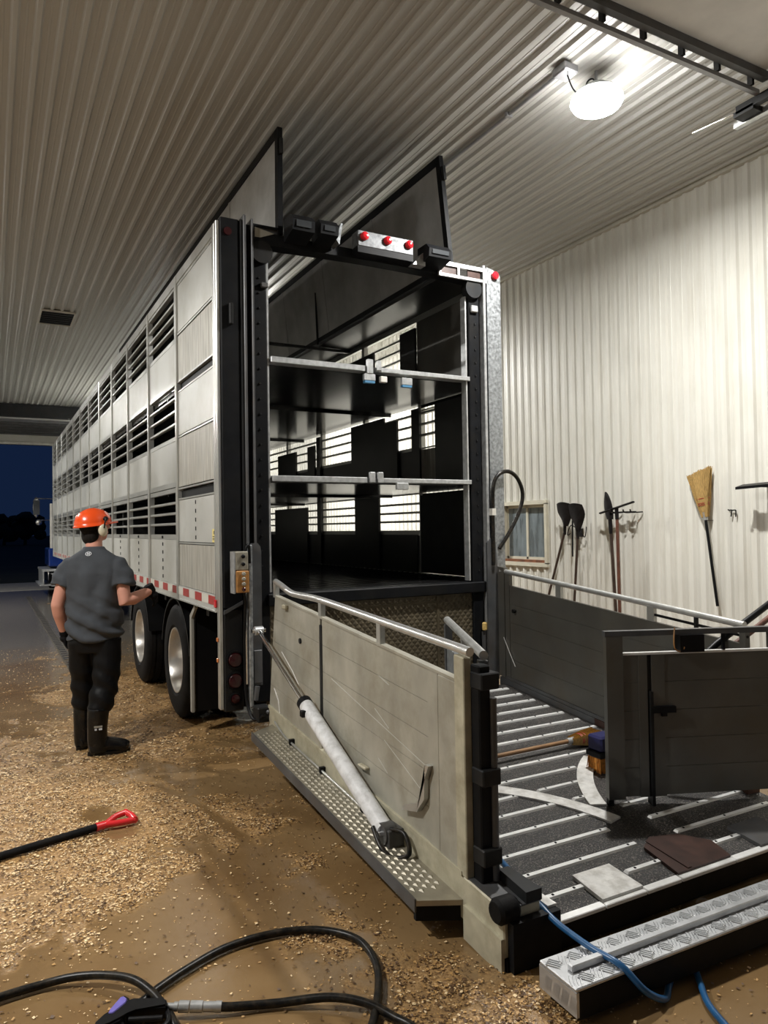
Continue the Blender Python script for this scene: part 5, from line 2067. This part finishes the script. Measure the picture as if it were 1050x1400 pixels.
# push broom standing on the ramp behind the half gate
t = thing('push_broom', (1.83, -1.96, RZ + RS * -1.96), 'push broom head with blue block and orange bristles behind the half gate', 'broom')
bm = newbm()
box(bm, 1.765, 1.90, -2.02, -1.90, .36, .455, bev=.012)
obj('block', bm, 'blue_dark', t)
bm = newbm()
box(bm, 1.755, 1.905, -2.025, -1.895, .325, .362, bev=.006)
obj('bristle_base', bm, 'black_plastic', t)
bm = newbm()
r2 = random.Random(3)
for i in range(260):
    x, y = r2.uniform(1.765, 1.895), r2.uniform(-2.015, -1.905)
    zb = RZ + RS * y + .004
    tube(bm, [(x, y, .33), (x + r2.uniform(-.012, .012), y + r2.uniform(-.012, .012), zb)], [.004, .003], 3, cap=False)
box(bm, 1.77, 1.89, -2.01, -1.91, .25, .326)
obj('bristles', bm, 'straw_orange', t)
tb('handle', 'black_plastic', t, [(1.88, -1.95, .42), (2.33, -1.90, .90)], .013, 10)

# black board of another squeegee at the right edge
t = thing('wall_squeegee', (4.68, -1.25, 2.02), 'black squeegee blade jutting from the wall at the right picture edge', 'squeegee')
bm = newbm()
prism(bm, [(4.52, -.97, 2.055), (4.52, -1.6, 2.075), (4.60, -1.6, 2.10), (4.60, -.99, 2.08)], (0, 0, -.012), (0, 0, .012))
obj('blade', bm, 'black_plastic', t)
for y in (-1.12, -1.4):
    bx('bracket', 'tool_iron', t, 4.58, 4.785, y - .015, y + .015, 2.06, 2.08)
t = thing('wire_hook', (4.775, -.74, 1.80), 'short bent black wire hook right of the hanging corn broom', 'hook')
tb('wire', 'black_steel', t, smooth_pts([(4.778, -.70, 1.868), (4.772, -.725, 1.862), (4.768, -.745, 1.86), (4.768, -.738, 1.80)], 4), .006, 6)
tb('wire', 'black_steel', t, smooth_pts([(4.778, -.745, 1.86), (4.772, -.775, 1.862), (4.768, -.79, 1.855), (4.768, -.788, 1.797)], 4), .006, 6)

# two tool handles leaning at the right end of the ramp
t = thing('leaning_handle', (2.28, -2.40, .2), 'dark blue-black pole leaning over the half gate at the right edge', 'pole', 'poles leaning at the ramp corner')
tb('pole', 'black_plastic', t, [(1.98, -2.28, RZ + RS * -2.28 + .52), (2.30, -2.43, 1.03), (2.76, -2.46, 1.24), (3.05, -2.48, 1.37)], .020, 10)
t = thing('leaning_handle', (2.45, -2.40, .2), 'red-brown wooden pole leaning behind the half gate under the dark pole', 'pole', 'poles leaning at the ramp corner')
tb('pole', 'wood_red', t, [(2.20, -2.40, .86), (2.46, -2.43, 1.01), (2.76, -2.44, 1.14), (3.05, -2.45, 1.27)], .018, 10)

# ------------------------------------------------------------------ on the floor
t = thing('shovel', (-1.3, -.83, .0), 'black shaft with red D grip lying on the muddy floor at left', 'shovel')
a, b2 = V((-.905, -.725, .030)), V((-1.95, -1.03, .030))
tb('shaft', 'rubber', t, [a, b2], .021, 12)
d = (a - b2).normalized()
n = V((-d.y, d.x, 0))
bm = newbm()
for sgn, dz in ((1, .012), (-1, 0)):
    tube(bm, smooth_pts([a - d * .01, a + d * .03 + n * .012 * sgn, a + d * .10 + n * .044 * sgn + V((0, 0, dz)), a + d * .172 + n * .056 * sgn + V((0, 0, dz))], 4), .0165, 8, rb=.019)
tube(bm, [a + d * .168 + n * .066 + V((0, 0, .012)), a + d * .178 + V((0, 0, .006)), a + d * .168 - n * .066], .020, 10)
tube(bm, [a - d * .04, a + d * .02], [.024, .022], 12)
obj('grip', bm, 'red_plastic', t, smooth=.8)
bm = newbm()
c2 = b2 - d * .02
prism(bm, [c2 + n * .03, c2 - n * .03, c2 - d * .06 - n * .13, c2 - d * .36 - n * .14, c2 - d * .38, c2 - d * .36 + n * .14, c2 - d * .06 + n * .13], (0, 0, -.022), (0, 0, -.016))
obj('blade', bm, 'tool_iron', t)

ho = tag(tb('pressure_hose', 'hose_black', None, smooth_pts([(-2.1, -2.45, .02), (-1.75, -2.27, .02), (-1.525, -2.22, .02), (-1.454, -2.198, .02), (-1.305, -2.193, .02), (-1.204, -2.22, .03), (-1.106, -2.281, .04),
                                                             (-1.014, -2.376, .048), (-.958, -2.477, .035), (-.931, -2.568, .02), (-.921, -2.645, .02), (-.927, -2.76, .02), (-.97, -2.95, .02), (-1.1, -3.2, .02)]), .0155, 10),
         'black rubber hose curving in from the left edge over the spray gun', 'hose', 'black pressure washer hoses on the floor')
ho = tag(tb('pressure_hose', 'hose_black', None, smooth_pts([(-1.40, -2.62, .018), (-1.2, -2.58, .018), (-1.007, -2.491, .018), (-.931, -2.437, .018), (-.789, -2.359, .018), (-.623, -2.297, .018), (-.432, -2.295, .018), (-.256, -2.357, .018),
                                                             (-.141, -2.482, .018), (-.123, -2.616, .018), (-.161, -2.764, .018), (-.247, -2.916, .018), (-.36, -3.06, .018), (-.6, -3.25, .018)]), .0155, 10),
         'black rubber hose in a wide loop right of the spray gun', 'hose', 'black pressure washer hoses on the floor')
GUN = thing('spray_gun', (-1.03, -2.58, 0), 'black pressure washer gun with purple lever lying on the floor', 'spray gun')
body2 = [(-1.174, -2.587), (-1.135, -2.562), (-1.048, -2.525), (-1.031, -2.516), (-.929, -2.57), (-.926, -2.595), (-.932, -2.623), (-1.035, -2.583), (-1.068, -2.587), (-1.086, -2.611), (-1.126, -2.623), (-1.178, -2.626)]
bm = newbm()
prism(bm, [(x, y, 0) for x, y in body2], (0, 0, .012), (0, 0, .062))
bmesh.ops.bevel(bm, geom=list(bm.edges), offset=.007, segments=2, affect='EDGES')
obj('gun_body', bm, 'black_plastic', GUN, smooth=.7)
bm = newbm()
pur = [(-1.137, -2.578), (-1.126, -2.553), (-1.069, -2.484), (-1.052, -2.484), (-1.041, -2.51), (-1.05, -2.537), (-1.117, -2.589)]
prism(bm, [(x, y, 0) for x, y in pur], (0, 0, .02), (0, 0, .060))
bmesh.ops.bevel(bm, geom=list(bm.edges), offset=.005, segments=2, affect='EDGES')
obj('lever_rim', bm, 'black_plastic', GUN, smooth=.7)
bm = newbm()
cx, cy_ = np.mean(pur, 0)
prism(bm, [(cx + (x - cx) * .74, cy_ + (y - cy_) * .74, 0) for x, y in pur], (0, 0, .05), (0, 0, .066))
bmesh.ops.bevel(bm, geom=list(bm.edges), offset=.003, segments=1, affect='EDGES')
obj('lever', bm, 'purple_plastic', GUN, smooth=.7)
tb('trigger_guard', 'black_plastic', GUN, smooth_pts([(-1.085, -2.60, .035), (-1.078, -2.655, .035), (-1.03, -2.672, .035), (-.968, -2.690, .035), (-.938, -2.665, .035), (-.932, -2.61, .035)], 5), .009, 8)
tb('trigger', 'black_plastic', GUN, smooth_pts([(-1.06, -2.60, .04), (-1.03, -2.615, .04), (-.955, -2.650, .04)], 4), .010, 8)
tb('lance', 'black_plastic', GUN, [(-1.14, -2.585, .035), (-1.45, -2.73, .022)], .012, 10)
c0 = V((-.930, -2.590, .038))
cd = (V((-.751, -2.672, .026)) - c0).normalized()
for a, c2, r in ((0, .028, .012), (.028, .042, .016), (.045, .082, .020), (.086, .130, .020), (.132, .175, .0175), (.175, .197, .019)):
    tb('coupling', 'galv_bright', GUN, [c0 + cd * a, c0 + cd * c2], r, 8)
ce = c0 + cd * .19
tb('gun_hose', 'hose_black', GUN, smooth_pts([ce, ce + cd * .05, (-.563, -2.742, .018), (-.399, -2.831, .036), (-.296, -2.922, .034), (-.231, -3.023, .018), (-.198, -3.13, .018), (-.22, -3.4, .018)]), .0155, 10)

bh = tag(tb('water_hose', 'hose_blue', None, smooth_pts([(.80, -2.02, .262), (.736, -2.191, .244), (.647, -2.357, .228), (.582, -2.48, .226), (.552, -2.641, .222), (.508, -2.822, .205), (.488, -2.944, .20), (.485, -3.055, .175),
                                                        (.489, -3.171, .165), (.497, -3.260, .160), (.52, -3.36, .15), (.575, -3.42, .075), (.67, -3.42, .018), (.75, -3.37, .014), (.84, -3.315, .014), (.90, -3.30, .014), (.939, -3.325, .014), (.90, -3.375, .014),
                                                        (.862, -3.42, .014), (.789, -3.51, .014), (.741, -3.617, .014), (.70, -3.75, .014), (.68, -4.1, .014)]), .0125, 10),
         'blue water hose draped from the ramp over the boarding step', 'hose')
